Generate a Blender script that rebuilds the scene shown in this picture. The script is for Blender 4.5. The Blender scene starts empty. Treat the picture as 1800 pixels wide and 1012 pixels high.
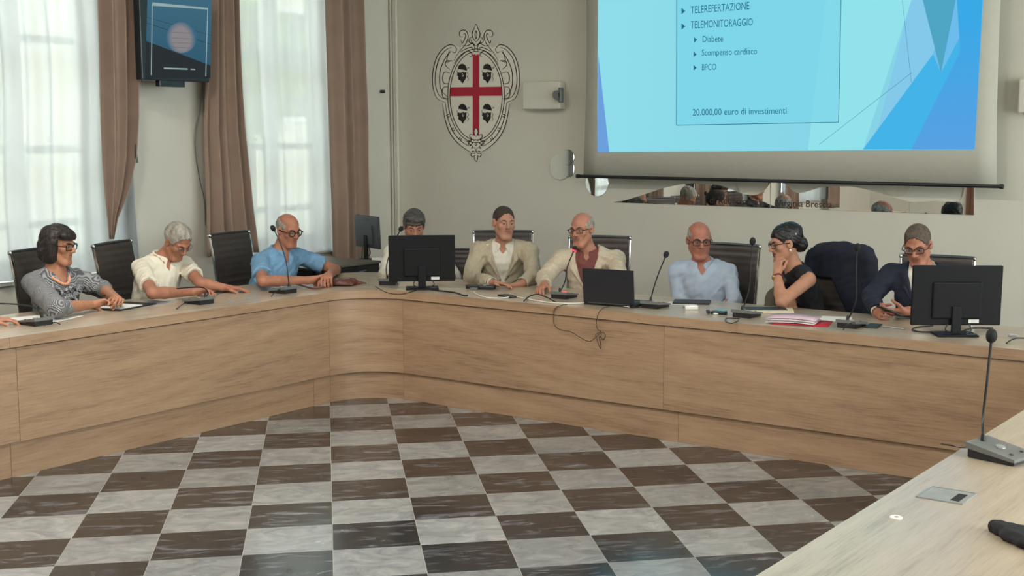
import bpy, bmesh, math, random
import numpy as np
from mathutils import Vector, Matrix, Euler

scene = bpy.context.scene
C = scene.collection
random.seed(7)
PI = math.pi

# ------------------------------------------------------------------ camera
CX, CY, F_PX = 1035.977, 512.377, 2315.15
CAM = np.array([6.541, -6.910, 1.918])
_R = np.array([0.83214, 0.55455, 0.00418]); _D = np.array([-0.5502, 0.8259, -0.1234])
_D /= np.linalg.norm(_D); _R -= _D * (_R @ _D); _R /= np.linalg.norm(_R); _U = np.cross(_R, _D)
cam_data = bpy.data.cameras.new('camera')
cam_data.sensor_width = 36.0; cam_data.sensor_fit = 'HORIZONTAL'
cam_data.lens = F_PX * 36.0 / 1800.0
cam_data.shift_x = -(CX - 900.0) / 1800.0
cam_data.shift_y = (CY - 506.0) / 1800.0
cam_data.clip_start = 0.05; cam_data.clip_end = 200
cam = bpy.data.objects.new('camera', cam_data); C.objects.link(cam)
cam.matrix_world = Matrix(((_R[0], _U[0], -_D[0], CAM[0]), (_R[1], _U[1], -_D[1], CAM[1]),
                           (_R[2], _U[2], -_D[2], CAM[2]), (0, 0, 0, 1)))
scene.camera = cam

# ------------------------------------------------------------------ exposure, world, daylight
scene.view_settings.view_transform = 'Standard'
scene.view_settings.look = 'None'
scene.view_settings.gamma = 1.0
scene.view_settings.use_curve_mapping = False
scene.view_settings.exposure = 0.2
WORLD_STRENGTH = 12.0
FILL_LAMP_W = 74.0  # power of each added fill lamp
world = bpy.data.worlds.new('daylight_sky'); scene.world = world
world.use_nodes = True
_bg = world.node_tree.nodes['Background']
_bg.inputs['Color'].default_value = (0.93, 0.97, 1.0, 1); _bg.inputs['Strength'].default_value = WORLD_STRENGTH

sun = bpy.data.lights.new('sun', 'SUN'); sun.energy = 3.0; sun.angle = 0.01; sun.color = (1.0, 0.95, 0.85)
so = bpy.data.objects.new('sun', sun); C.objects.link(so); so.rotation_euler = Vector((-0.75, 0.25, -0.85)).to_track_quat('-Z', 'Y').to_euler()

XL, YB, XR, YF, ZC = -2.10, 2.62, 10.8, -9.6, 4.25     # room: left wall, back wall, right wall, front wall, ceiling

def portal(y0, y1, z0, z1, side=-1):
    d = bpy.data.lights.new('window_portal', 'AREA'); d.shape = 'RECTANGLE'
    d.size = z1 - z0; d.size_y = y1 - y0
    d.cycles.is_portal = True
    o = bpy.data.objects.new('window_portal', d); C.objects.link(o)
    o.location = (XL - 0.40 if side < 0 else XR + 0.16, (y0 + y1) / 2, (z0 + z1) / 2); o.rotation_euler = (0, side * PI / 2, 0)
WINDOWS = [(-1.90, -0.50, 0.78, 3.60), (0.66, 1.92, 0.78, 3.60), (-4.75, -3.35, 0.78, 3.60), (-7.45, -6.05, 0.78, 3.60)]   # (y0, y1, z0, z1) on the window wall
WINDOWS_R = [(-1.2, 1.9, 0.5, 3.9), (-4.7, -1.6, 0.5, 3.9)]              # on the opposite wall, behind the camera
for w in WINDOWS: portal(*w)
for w in WINDOWS_R: portal(*w, side=1)

# ------------------------------------------------------------------ measuring helpers (photo pixel -> point at a chosen depth)
def _ray(px, py): return _D + _R * (px - CX) / F_PX - _U * (py - CY) / F_PX
def pt_x(px, py, x): v = _ray(px, py); return CAM + v * (x - CAM[0]) / v[0]
def pt_y(px, py, y): v = _ray(px, py); return CAM + v * (y - CAM[1]) / v[1]
def pt_z(px, py, z): v = _ray(px, py); return CAM + v * (z - CAM[2]) / v[2]

# ------------------------------------------------------------------ materials
def lin(h):
    h = h.lstrip('#'); out = []
    for i in (0, 2, 4):
        c = int(h[i:i + 2], 16) / 255
        out.append(c / 12.92 if c <= 0.04045 else ((c + 0.055) / 1.055) ** 2.4)
    return (*out, 1.0)

def new_mat(name):
    m = bpy.data.materials.new(name); m.use_nodes = True
    return m, m.node_tree.nodes, m.node_tree.links, m.node_tree.nodes['Principled BSDF']

def mat(name, color, rough=0.5, metal=0.0, var=0.12, scale=18.0, bump=0.0, bscale=60.0, spec=0.5, coat=0.0, sheen=0.0, stretch=(1, 1, 1)):
    """plain procedural surface: a base colour with a little noise variation and optional fine relief"""
    m, N, L, b = new_mat(name)
    tc = N.new('ShaderNodeTexCoord'); mp = N.new('ShaderNodeMapping'); mp.inputs['Scale'].default_value = stretch
    L.new(tc.outputs['Object'], mp.inputs['Vector'])
    nz = N.new('ShaderNodeTexNoise'); nz.inputs['Scale'].default_value = scale; nz.inputs['Detail'].default_value = 4
    L.new(mp.outputs['Vector'], nz.inputs['Vector'])
    rp = N.new('ShaderNodeValToRGB'); c = lin(color)
    rp.color_ramp.elements[0].position = 0.3; rp.color_ramp.elements[1].position = 0.7
    rp.color_ramp.elements[0].color = (*[x * (1 - var) for x in c[:3]], 1)
    rp.color_ramp.elements[1].color = (*[min(1, x * (1 + var)) for x in c[:3]], 1)
    L.new(nz.outputs['Fac'], rp.inputs['Fac']); L.new(rp.outputs['Color'], b.inputs['Base Color'])
    b.inputs['Roughness'].default_value = rough; b.inputs['Metallic'].default_value = metal
    b.inputs['Specular IOR Level'].default_value = spec; b.inputs['Coat Weight'].default_value = coat
    if sheen: b.inputs['Sheen Weight'].default_value = sheen
    if bump:
        n2 = N.new('ShaderNodeTexNoise'); n2.inputs['Scale'].default_value = bscale; n2.inputs['Detail'].default_value = 5
        L.new(mp.outputs['Vector'], n2.inputs['Vector'])
        bp = N.new('ShaderNodeBump'); bp.inputs['Strength'].default_value = bump; bp.inputs['Distance'].default_value = 0.01
        L.new(n2.outputs['Fac'], bp.inputs['Height']); L.new(bp.outputs['Normal'], b.inputs['Normal'])
    return m

def emit(name, color, strength=1.0, color2=None, axis='Z', lo=0, hi=1):
    m, N, L, b = new_mat(name); N.remove(b)
    e = N.new('ShaderNodeEmission'); e.inputs['Strength'].default_value = strength
    e.inputs['Color'].default_value = lin(color)
    if color2:
        tc = N.new('ShaderNodeTexCoord'); sp = N.new('ShaderNodeSeparateXYZ'); L.new(tc.outputs['Object'], sp.inputs[0])
        mr = N.new('ShaderNodeMapRange'); mr.inputs['From Min'].default_value = lo; mr.inputs['From Max'].default_value = hi
        L.new(sp.outputs[axis], mr.inputs['Value'])
        mx = N.new('ShaderNodeMix'); mx.data_type = 'RGBA'
        mx.inputs['A'].default_value = lin(color); mx.inputs['B'].default_value = lin(color2)
        L.new(mr.outputs['Result'], mx.inputs['Factor']); L.new(mx.outputs['Result'], e.inputs['Color'])
    L.new(e.outputs[0], N['Material Output'].inputs['Surface'])
    return m

def wood_mat(name, light, midc, dark, rough, coat, spec=0.5, ys=1.0):
    """oak decor: grain along the local X axis of each board, shifted board by board"""
    m, N, L, b = new_mat(name)
    tc = N.new('ShaderNodeTexCoord'); oi = N.new('ShaderNodeObjectInfo')
    add = N.new('ShaderNodeVectorMath'); add.operation = 'ADD'
    mul = N.new('ShaderNodeVectorMath'); mul.operation = 'SCALE'; mul.inputs[0].default_value = (7, 3, 5)
    L.new(oi.outputs['Random'], mul.inputs['Scale']); L.new(tc.outputs['Object'], add.inputs[0]); L.new(mul.outputs[0], add.inputs[1])
    def mapped(s):
        mp = N.new('ShaderNodeMapping'); mp.inputs['Scale'].default_value = (s[0], s[1] * ys, s[2]); L.new(add.outputs[0], mp.inputs['Vector']); return mp.outputs[0]
    big = N.new('ShaderNodeTexNoise'); big.inputs['Scale'].default_value = 1.0; big.inputs['Detail'].default_value = 5; big.inputs['Distortion'].default_value = 0.9
    L.new(mapped((0.9, 9, 9)), big.inputs['Vector'])
    fine = N.new('ShaderNodeTexNoise'); fine.inputs['Scale'].default_value = 1.0; fine.inputs['Detail'].default_value = 7; fine.inputs['Roughness'].default_value = 0.65
    L.new(mapped((6, 95, 95)), fine.inputs['Vector'])
    wav = N.new('ShaderNodeTexWave'); wav.wave_type = 'BANDS'; wav.bands_direction = 'DIAGONAL'
    wav.inputs['Scale'].default_value = 1.1; wav.inputs['Distortion'].default_value = 9; wav.inputs['Detail'].default_value = 3; wav.inputs['Detail Scale'].default_value = 1.3
    L.new(mapped((0.55, 5, 5)), wav.inputs['Vector'])
    m1 = N.new('ShaderNodeMix'); m1.data_type = 'FLOAT'; m1.inputs['Factor'].default_value = 0.16
    L.new(big.outputs['Fac'], m1.inputs['A']); L.new(wav.outputs['Fac'], m1.inputs['B'])
    m2 = N.new('ShaderNodeMix'); m2.data_type = 'FLOAT'; m2.inputs['Factor'].default_value = 0.58
    L.new(m1.outputs['Result'], m2.inputs['A']); L.new(fine.outputs['Fac'], m2.inputs['B'])
    rp = N.new('ShaderNodeValToRGB'); e = rp.color_ramp.elements
    e[0].position = 0.36; e[0].color = lin(dark); e[1].position = 0.62; e[1].color = lin(light)
    k = e.new(0.45); k.color = lin(midc)
    L.new(m2.outputs['Result'], rp.inputs['Fac']); L.new(rp.outputs['Color'], b.inputs['Base Color'])
    bp = N.new('ShaderNodeBump'); bp.inputs['Strength'].default_value = 0.10 if coat < 0.5 else 0.02; bp.inputs['Distance'].default_value = 0.003
    L.new(fine.outputs['Fac'], bp.inputs['Height']); L.new(bp.outputs['Normal'], b.inputs['Normal'])
    b.inputs['Roughness'].default_value = rough; b.inputs['Coat Weight'].default_value = coat; b.inputs['Coat Roughness'].default_value = 0.22; b.inputs['Coat IOR'].default_value = 1.65 if coat > 0.5 else 1.5
    b.inputs['Specular IOR Level'].default_value = spec
    return m

def marble_mat(name, base, vein, streak, contrast, rough=0.22, start=0.45):
    m, N, L, b = new_mat(name)
    tc = N.new('ShaderNodeTexCoord'); oi = N.new('ShaderNodeObjectInfo')
    add = N.new('ShaderNodeVectorMath'); add.operation = 'ADD'
    mul = N.new('ShaderNodeVectorMath'); mul.operation = 'SCALE'; mul.inputs[0].default_value = (31, 17, 23)
    L.new(oi.outputs['Random'], mul.inputs['Scale']); L.new(tc.outputs['Object'], add.inputs[0]); L.new(mul.outputs[0], add.inputs[1])
    mp = N.new('ShaderNodeMapping'); mp.inputs['Scale'].default_value = streak; L.new(add.outputs[0], mp.inputs['Vector'])
    n1 = N.new('ShaderNodeTexNoise'); n1.inputs['Scale'].default_value = 2.2; n1.inputs['Detail'].default_value = 7; n1.inputs['Distortion'].default_value = 1.6
    n1.inputs['Roughness'].default_value = 0.6
    L.new(mp.outputs[0], n1.inputs['Vector'])
    rp = N.new('ShaderNodeValToRGB'); e = rp.color_ramp.elements
    c0, c1 = lin(base), lin(vein)
    e[0].position = start; e[0].color = c0
    e[1].position = start + contrast; e[1].color = c1
    k = e.new(0.30); k.color = (*[x * 0.72 for x in c0[:3]], 1)
    L.new(n1.outputs['Fac'], rp.inputs['Fac'])
    hs = N.new('ShaderNodeHueSaturation'); mr = N.new('ShaderNodeMapRange')
    mr.inputs['To Min'].default_value = 0.8; mr.inputs['To Max'].default_value = 1.2
    L.new(oi.outputs['Random'], mr.inputs['Value']); L.new(mr.outputs['Result'], hs.inputs['Value']); L.new(rp.outputs['Color'], hs.inputs['Color'])
    L.new(hs.outputs['Color'], b.inputs['Base Color'])
    b.inputs['Specular IOR Level'].default_value = 0.25; b.inputs['Coat Weight'].default_value = 0.5; b.inputs['Coat IOR'].default_value = 1.7; b.inputs['Coat Roughness'].default_value = 0.15
    n2 = N.new('ShaderNodeTexNoise'); n2.inputs['Scale'].default_value = 6
    L.new(tc.outputs['Object'], n2.inputs['Vector'])
    mr2 = N.new('ShaderNodeMapRange'); mr2.inputs['To Min'].default_value = rough * 0.75; mr2.inputs['To Max'].default_value = rough * 1.5
    L.new(n2.outputs['Fac'], mr2.inputs['Value']); L.new(mr2.outputs['Result'], b.inputs['Roughness'])
    return m

def stripe_mat(name, c1, c2, scale, rough=0.85):
    """fine woven check: two crossing sets of thin stripes broken up by noise"""
    m, N, L, b = new_mat(name); tc = N.new('ShaderNodeTexCoord'); fac = []
    for rot in ((0.5, 0.6, 0.3), (-0.7, 0.4, 1.2)):
        mp = N.new('ShaderNodeMapping'); mp.inputs['Rotation'].default_value = rot; L.new(tc.outputs['Object'], mp.inputs['Vector'])
        w = N.new('ShaderNodeTexWave'); w.wave_type = 'BANDS'; w.bands_direction = 'X'; w.inputs['Scale'].default_value = scale
        w.inputs['Distortion'].default_value = 3; w.inputs['Detail'].default_value = 2; w.inputs['Detail Scale'].default_value = 0.12; L.new(mp.outputs[0], w.inputs['Vector']); fac.append(w)
    mu = N.new('ShaderNodeMath'); mu.operation = 'MULTIPLY'; L.new(fac[0].outputs['Fac'], mu.inputs[0]); L.new(fac[1].outputs['Fac'], mu.inputs[1])
    rp = N.new('ShaderNodeValToRGB'); rp.color_ramp.elements[0].color = lin(c1); rp.color_ramp.elements[1].color = lin(c2)
    rp.color_ramp.elements[0].position = 0.1; rp.color_ramp.elements[1].position = 0.6
    L.new(mu.outputs[0], rp.inputs['Fac']); L.new(rp.outputs['Color'], b.inputs['Base Color']); b.inputs['Roughness'].default_value = rough
    n2 = N.new('ShaderNodeTexNoise'); n2.inputs['Scale'].default_value = 30; bp = N.new('ShaderNodeBump'); bp.inputs['Strength'].default_value = 0.5; bp.inputs['Distance'].default_value = 0.01
    L.new(tc.outputs['Object'], n2.inputs['Vector']); L.new(n2.outputs['Fac'], bp.inputs['Height']); L.new(bp.outputs['Normal'], b.inputs['Normal'])
    return m

M = {}
M['plaster'] = mat('plaster', '#cac6b9', 0.85, var=0.03, scale=2.0, bump=0.05, bscale=120)
M['plaster_left'] = M['plaster']
M['ceiling'] = mat('ceiling_paint', '#d8d4c8', 0.9, var=0.02)
M['white_paint'] = mat('white_paint', '#d6d4cc', 0.45, var=0.03)
M['oak'] = wood_mat('oak_decor', '#a98c6f', '#997c61', '#846a53', 0.45, 0.12, ys=0.0)
M['oak_top'] = wood_mat('oak_decor_top', '#b6a792', '#aa9a85', '#978772', 0.34, 0.55)
M['marble_dark'] = marble_mat('marble_dark', '#1b1d21', '#858890', (1.6, 5.5, 1.0), 0.30, start=0.53)
M['marble_light'] = marble_mat('marble_light', '#808384', '#9b9c9a', (2.2, 3.4, 1.0), 0.25)
M['grout'] = mat('grout', '#a19d94', 0.6)
M['curtain'] = mat('brown_curtain_cloth', '#8f7868', 0.85, var=0.08, scale=6, bump=0.1, bscale=300, sheen=0.3)
M['black'] = mat('black_plastic', '#15161a', 0.42, var=0.1)
M['black_matte'] = mat('black_matte', '#101013', 0.8, var=0.1)
M['dgrey'] = mat('dark_grey_plastic', '#2b2d30', 0.45)
M['grey'] = mat('grey_plastic', '#666866', 0.4)
M['silver'] = mat('silver_plastic', '#9b9d9b', 0.32, metal=0.3)
M['chrome'] = mat('chrome', '#c9c9c6', 0.15, metal=1.0, var=0.02)
M['leather'] = mat('black_brown_leather', '#3a322e', 0.5, var=0.15, bump=0.08, bscale=180)
M['mirror'] = mat('mirror_glass', '#d9d9d6', 0.01, metal=1.0, var=0.0)
M['paper'] = mat('white_paper', '#dcdad4', 0.7, var=0.03)
M['red_led'] = emit('red_led', '#ff3b46', 2.2)
M['led_glow'] = M['red_led']
# ------------------------------------------------------------------ mesh helpers
class MB:
    """collects primitives into one mesh"""
    def __init__(s): s.v = []; s.f = []; s.m = []
    def raw(s, vs, fs, mi=0, M4=None):
        n = len(s.v)
        for p in vs:
            p = Vector(p)
            if M4 is not None: p = M4 @ p
            s.v.append(tuple(p))
        for f in fs: s.f.append(tuple(i + n for i in f)); s.m.append(mi)
        return s
    def box(s, c, size, mi=0, M4=None, bev=0.0):
        x, y, z = (d / 2 for d in size)
        if bev <= 0:
            vs = [(c[0] + a * x, c[1] + b * y, c[2] + d * z) for a in (-1, 1) for b in (-1, 1) for d in (-1, 1)]
            fs = [(0, 1, 3, 2), (4, 6, 7, 5), (0, 4, 5, 1), (2, 3, 7, 6), (0, 2, 6, 4), (1, 5, 7, 3)]
            return s.raw(vs, fs, mi, M4)
        bm = bmesh.new(); bmesh.ops.create_cube(bm, size=1.0)
        for v in bm.verts: v.co = Vector((c[0] + v.co.x * 2 * x, c[1] + v.co.y * 2 * y, c[2] + v.co.z * 2 * z))
        bmesh.ops.bevel(bm, geom=bm.edges[:], offset=min(bev, 0.49 * min(size)), segments=2, affect='EDGES', profile=0.5)
        vs = [v.co.copy() for v in bm.verts]; bm.verts.index_update()
        fs = [[v.index for v in f.verts] for f in bm.faces]; bm.free()
        return s.raw(vs, fs, mi, M4)
    def tube(s, pts, r, seg=8, mi=0, M4=None, closed=False, cap=True):
        pts = [Vector(p) for p in pts]; n = len(pts)
        rs = r if isinstance(r, (list, tuple)) else [r] * n
        vs = []; fs = []; prev = None
        for i, p in enumerate(pts):
            if closed: t = pts[(i + 1) % n] - pts[i - 1]
            else: t = pts[min(i + 1, n - 1)] - pts[max(i - 1, 0)]
            if t.length < 1e-9: t = Vector((0, 0, 1))
            t.normalize()
            if prev is None: a = t.orthogonal().normalized()
            else:
                a = prev - t * prev.dot(t)
                a = a.normalized() if a.length > 1e-6 else t.orthogonal().normalized()
            prev = a; b = t.cross(a)
            for k in range(seg):
                an = 2 * PI * k / seg; vs.append(p + (a * math.cos(an) + b * math.sin(an)) * rs[i])
        m = n if closed else n - 1
        for i in range(m):
            j = (i + 1) % n
            for k in range(seg):
                k2 = (k + 1) % seg; fs.append((i * seg + k, i * seg + k2, j * seg + k2, j * seg + k))
        if cap and not closed:
            fs.append(tuple(range(seg - 1, -1, -1))); fs.append(tuple((n - 1) * seg + k for k in range(seg)))
        return s.raw(vs, fs, mi, M4)
    def lathe(s, prof, seg=20, mi=0, M4=None):
        vs = []; fs = []
        for r, z in prof:
            for k in range(seg):
                a = 2 * PI * k / seg; vs.append((max(r, 1e-5) * math.cos(a), max(r, 1e-5) * math.sin(a), z))
        for i in range(len(prof) - 1):
            for k in range(seg):
                k2 = (k + 1) % seg; fs.append((i * seg + k, i * seg + k2, (i + 1) * seg + k2, (i + 1) * seg + k))
        fs.append(tuple(range(seg - 1, -1, -1))); fs.append(tuple((len(prof) - 1) * seg + k for k in range(seg)))
        return s.raw(vs, fs, mi, M4)
    def prism(s, poly, d0, d1, mi=0, M4=None):
        """polygon in XY extruded from z=d0 to z=d1"""
        n = len(poly)
        vs = [(p[0], p[1], d0) for p in poly] + [(p[0], p[1], d1) for p in poly]
        fs = [tuple(range(n - 1, -1, -1)), tuple(range(n, 2 * n))]
        for i in range(n): j = (i + 1) % n; fs.append((i, j, n + j, n + i))
        return s.raw(vs, fs, mi, M4)
    def ball(s, c, r, mi=0, M4=None, seg=16, ring=10):
        rr = r if isinstance(r, (tuple, list)) else (r, r, r)
        vs = []; fs = []
        for i in range(ring + 1):
            t = PI * i / ring
            for k in range(seg):
                a = 2 * PI * k / seg
                vs.append((c[0] + rr[0] * math.sin(t) * math.cos(a), c[1] + rr[1] * math.sin(t) * math.sin(a), c[2] + rr[2] * math.cos(t)))
        for i in range(ring):
            for k in range(seg):
                k2 = (k + 1) % seg; fs.append((i * seg + k, (i + 1) * seg + k, (i + 1) * seg + k2, i * seg + k2))
        return s.raw(vs, fs, mi, M4)
    def build(s, name, mats, parent=None, smooth=False, auto=None, loc=None):
        me = bpy.data.meshes.new(name); me.from_pydata(s.v, [], s.f)
        if not isinstance(mats, (list, tuple)): mats = [mats]
        for m in mats: me.materials.append(M[m] if isinstance(m, str) else m)
        if any(s.m): me.polygons.foreach_set('material_index', s.m)
        bm = bmesh.new(); bm.from_mesh(me); bmesh.ops.remove_doubles(bm, verts=bm.verts, dist=1e-6)
        bmesh.ops.recalc_face_normals(bm, faces=bm.faces); bm.to_mesh(me); bm.free()
        if smooth:
            me.polygons.foreach_set('use_smooth', [True] * len(me.polygons))
            me.set_sharp_from_angle(angle=math.radians(auto or 40))
        me.update()
        o = bpy.data.objects.new(name, me); C.objects.link(o)
        if parent is not None: o.parent = parent
        if loc is not None: o.location = loc
        return o

def tag(o, label, cat, group=None):
    o['label'] = label; o['category'] = cat
    if group: o['group'] = group
    return o
def thing(name, label, cat, loc=(0, 0, 0), rz=0.0, group=None):
    o = bpy.data.objects.new(name, None); C.objects.link(o); o.empty_display_size = 0.1
    o.location = loc; o.rotation_euler = (0, 0, rz)
    return tag(o, label, cat, group)
def struct(o): o['kind'] = 'structure'; return o
def copy_tree(o, parent=None):
    c = o.copy(); C.objects.link(c); c.parent = parent
    for ch in list(o.children): copy_tree(ch, c)
    return c
def T3(x, y, z): return Matrix.Translation((x, y, z))
def Rz(a): return Matrix.Rotation(a, 4, 'Z')
def Rx(a): return Matrix.Rotation(a, 4, 'X')
def Ry(a): return Matrix.Rotation(a, 4, 'Y')
def smooth_path(pts, n=6):
    """Catmull-Rom through the points"""
    P = [Vector(p) for p in pts]; out = []
    for i in range(len(P) - 1):
        p0 = P[max(i - 1, 0)]; p1 = P[i]; p2 = P[i + 1]; p3 = P[min(i + 2, len(P) - 1)]
        for k in range(n):
            t = k / n
            out.append(0.5 * ((2 * p1) + (p2 - p0) * t + (2 * p0 - 5 * p1 + 4 * p2 - p3) * t * t + (3 * p1 - p0 - 3 * p2 + p3) * t ** 3))
    out.append(P[-1]); return out
def text_mesh(name, body, size, M4, material, parent=None, extrude=0.0, align='LEFT', xscale=1.0):
    cu = bpy.data.curves.new(name, 'FONT'); cu.body = body; cu.size = size; cu.extrude = extrude; cu.align_x = align
    cu.resolution_u = 3
    tmp = bpy.data.objects.new(name + '_tmp', cu); C.objects.link(tmp)
    dg = bpy.context.evaluated_depsgraph_get(); me = bpy.data.meshes.new_from_object(tmp.evaluated_get(dg))
    bpy.data.objects.remove(tmp); me.name = name
    me.transform(M4 @ Matrix.Diagonal((xscale, 1, 1, 1)))
    me.materials.clear(); me.materials.append(M[material] if isinstance(material, str) else material)
    o = bpy.data.objects.new(name, me); C.objects.link(o)
    if parent is not None: o.parent = parent
    o['kind'] = 'stuff'
    return o

# ================================================================== the room
def plane_box(name, lo, hi, m, kind=True):
    c = [(a + b) / 2 for a, b in zip(lo, hi)]; s = [b - a for a, b in zip(lo, hi)]
    o = MB().box((0, 0, 0), s).build(name, m, loc=c)
    return struct(o)
WT = 0.42      # wall thickness
plane_box('wall_back', (XL - WT, YB, 0), (XR + 0.2, YB + 0.2, ZC), 'plaster')
plane_box('wall_front', (XL - WT, YF - 0.2, 0), (XR + 0.2, YF, ZC), 'plaster')
plane_box('ceiling', (XL - WT, YF - 0.2, ZC), (XR + 0.2, YB + 0.2, ZC + 0.2), 'ceiling')
# left wall with four tall window openings
mb = MB(); ys = [YF]
for w in sorted(WINDOWS): ys += [w[0], w[1]]
ys.append(YB)
for i in range(0, len(ys), 2):
    mb.box((XL - WT / 2, (ys[i] + ys[i + 1]) / 2, ZC / 2), (WT, ys[i + 1] - ys[i], ZC))
for w in WINDOWS:
    mb.box((XL - WT / 2, (w[0] + w[1]) / 2, w[2] / 2), (WT, w[1] - w[0], w[2]))
    mb.box((XL - WT / 2, (w[0] + w[1]) / 2, (w[3] + ZC) / 2), (WT, w[1] - w[0], ZC - w[3]))
struct(mb.build('wall_left', 'plaster_left'))
mb = MB(); ys = [YF]
for w in sorted(WINDOWS_R): ys += [w[0], w[1]]
ys.append(YB)
for i in range(0, len(ys), 2): mb.box((XR + 0.1, (ys[i] + ys[i + 1]) / 2, ZC / 2), (0.2, ys[i + 1] - ys[i], ZC))
for w in WINDOWS_R:
    mb.box((XR + 0.1, (w[0] + w[1]) / 2, w[2] / 2), (0.2, w[1] - w[0], w[2])).box((XR + 0.1, (w[0] + w[1]) / 2, (w[3] + ZC) / 2), (0.2, w[1] - w[0], ZC - w[3]))
struct(mb.build('wall_right', 'plaster'))

def glass_mat():
    m, N, L, b = new_mat('window_glass'); N.remove(b)
    t = N.new('ShaderNodeBsdfTransparent'); t.inputs['Color'].default_value = (0.94, 0.97, 0.96, 1)
    g = N.new('ShaderNodeBsdfGlossy'); g.inputs['Roughness'].default_value = 0.02
    mx = N.new('ShaderNodeMixShader'); mx.inputs['Fac'].default_value = 0.06
    L.new(t.outputs[0], mx.inputs[1]); L.new(g.outputs[0], mx.inputs[2]); L.new(mx.outputs[0], N['Material Output'].inputs['Surface'])
    return m
M['glass'] = glass_mat()
for n, w in enumerate(WINDOWS + WINDOWS_R, 1):
    y0, y1, z0, z1 = w; xx = XL - 0.22 if n <= len(WINDOWS) else XR + 0.08; ym = (y0 + y1) / 2
    f = MB()
    for yy in (y0 + 0.04, y1 - 0.04): f.box((xx, yy, (z0 + z1) / 2), (0.07, 0.08, z1 - z0))
    for zz in (z0 + 0.05, z1 - 0.04): f.box((xx, ym, zz), (0.07, y1 - y0 - 0.16, 0.09))
    fr = struct(f.build('window_%d' % n, 'white_paint'))
    for sgn in (-1, 1):
        s = MB(); a, b = (y0 + 0.08, ym - 0.005) if sgn < 0 else (ym + 0.005, y1 - 0.08)
        for yy in (a + 0.035, b - 0.035): s.box((xx, yy, (z0 + z1) / 2), (0.055, 0.07, z1 - z0 - 0.2))
        for zz in (z0 + 0.13, 1.19, 1.74, 2.55, z1 - 0.12): s.box((xx, (a + b) / 2, zz), (0.05, b - a - 0.14, 0.055))
        sa = s.build('sash', 'white_paint', fr)
        for (za, zb) in ((z0 + 0.16, 1.16), (1.22, 1.71), (1.77, 2.52), (2.58, z1 - 0.15)):
            MB().box((xx, (a + b) / 2, (za + zb) / 2), (0.008, b - a - 0.14, zb - za)).build('pane', 'glass', sa)
    sl = MB().box((XL - 0.20 if n <= len(WINDOWS) else XR + 0.20, ym, z0 + 0.016), (0.46, y1 - y0 - 0.004, 0.03), bev=0.004).build('window_sill', 'white_paint', fr)

# floor: marble slabs laid at 45 degrees to the desk
TS = 0.40; T0 = Vector((0.927, -1.296, 0)); tx = Vector((0.70711, 0.70711, 0)); ty = Vector((-0.70711, 0.70711, 0))
def checker_floor():
    m, N, L, b = new_mat('marble_checker')
    tc = N.new('ShaderNodeTexCoord'); mp = N.new('ShaderNodeMapping')
    mp.vector_type = 'TEXTURE'; mp.inputs['Location'].default_value = T0; mp.inputs['Rotation'].default_value = (0, 0, PI / 4)
    L.new(tc.outputs['Object'], mp.inputs['Vector'])
    ck = N.new('ShaderNodeTexChecker'); ck.inputs['Scale'].default_value = 1 / TS
    ck.inputs['Color1'].default_value = lin('#a09c94'); ck.inputs['Color2'].default_value = lin('#3f3c3a')
    L.new(mp.outputs[0], ck.inputs['Vector']); L.new(ck.outputs['Color'], b.inputs['Base Color']); b.inputs['Roughness'].default_value = 0.15
    return m
M['checker'] = checker_floor()
fl = MB().box(((XL - WT + XR) / 2, (YF + YB) / 2, -0.06), (XR - XL + WT, YB - YF, 0.10)).build('floor', ['checker', 'grout'])
struct(fl)
def tile_mesh():
    mb = MB(); h = TS / 2 - 0.0013; e = 0.0002
    vs = [(-h, -h, -0.01), (h, -h, -0.01), (h, h, -0.01), (-h, h, -0.01), (-h, -h, -e), (h, -h, -e), (h, h, -e), (-h, h, -e),
          (-h + e, -h + e, 0), (h - e, -h + e, 0), (h - e, h - e, 0), (-h + e, h - e, 0)]
    fs = [(3, 2, 1, 0), (8, 9, 10, 11)]
    for k in range(4):
        j = (k + 1) % 4; fs += [(k, j, 4 + j, 4 + k), (4 + k, 4 + j, 8 + j, 8 + k)]
    return mb.raw(vs, fs)
tiles = {}
bed = MB().box((2.56, -2.25, -0.0055), (5.8, 5.1, 0.009)).build('tile_bed', 'grout', fl)
for i in range(-9, 10):
    for j in range(-6, 12):
        c = T0 + tx * TS * (i + 0.5) - ty * TS * (j + 0.5)
        if not (-0.27 < c.x < 5.4 and -4.75 < c.y < 0.27): continue
        v = Vector(c) - Vector(CAM); zc = v.dot(Vector(_D)); px = CX + F_PX * v.dot(Vector(_R)) / zc; py = CY - F_PX * v.dot(Vector(_U)) / zc
        if px < -160 or py > 1150: continue
        kind = 'marble_dark' if (i + j) % 2 == 0 else 'marble_light'
        if kind not in tiles:
            o = tile_mesh().build('floor_tile', kind, fl); tiles[kind] = o.data
        else:
            o = bpy.data.objects.new('floor_tile', tiles[kind]); C.objects.link(o); o.parent = fl
        o.location = c; o.location.z = 0.0; random.random()
        o.rotation_euler = (0, 0, PI / 4 + (PI if random.random() < 0.5 else 0))
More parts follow.
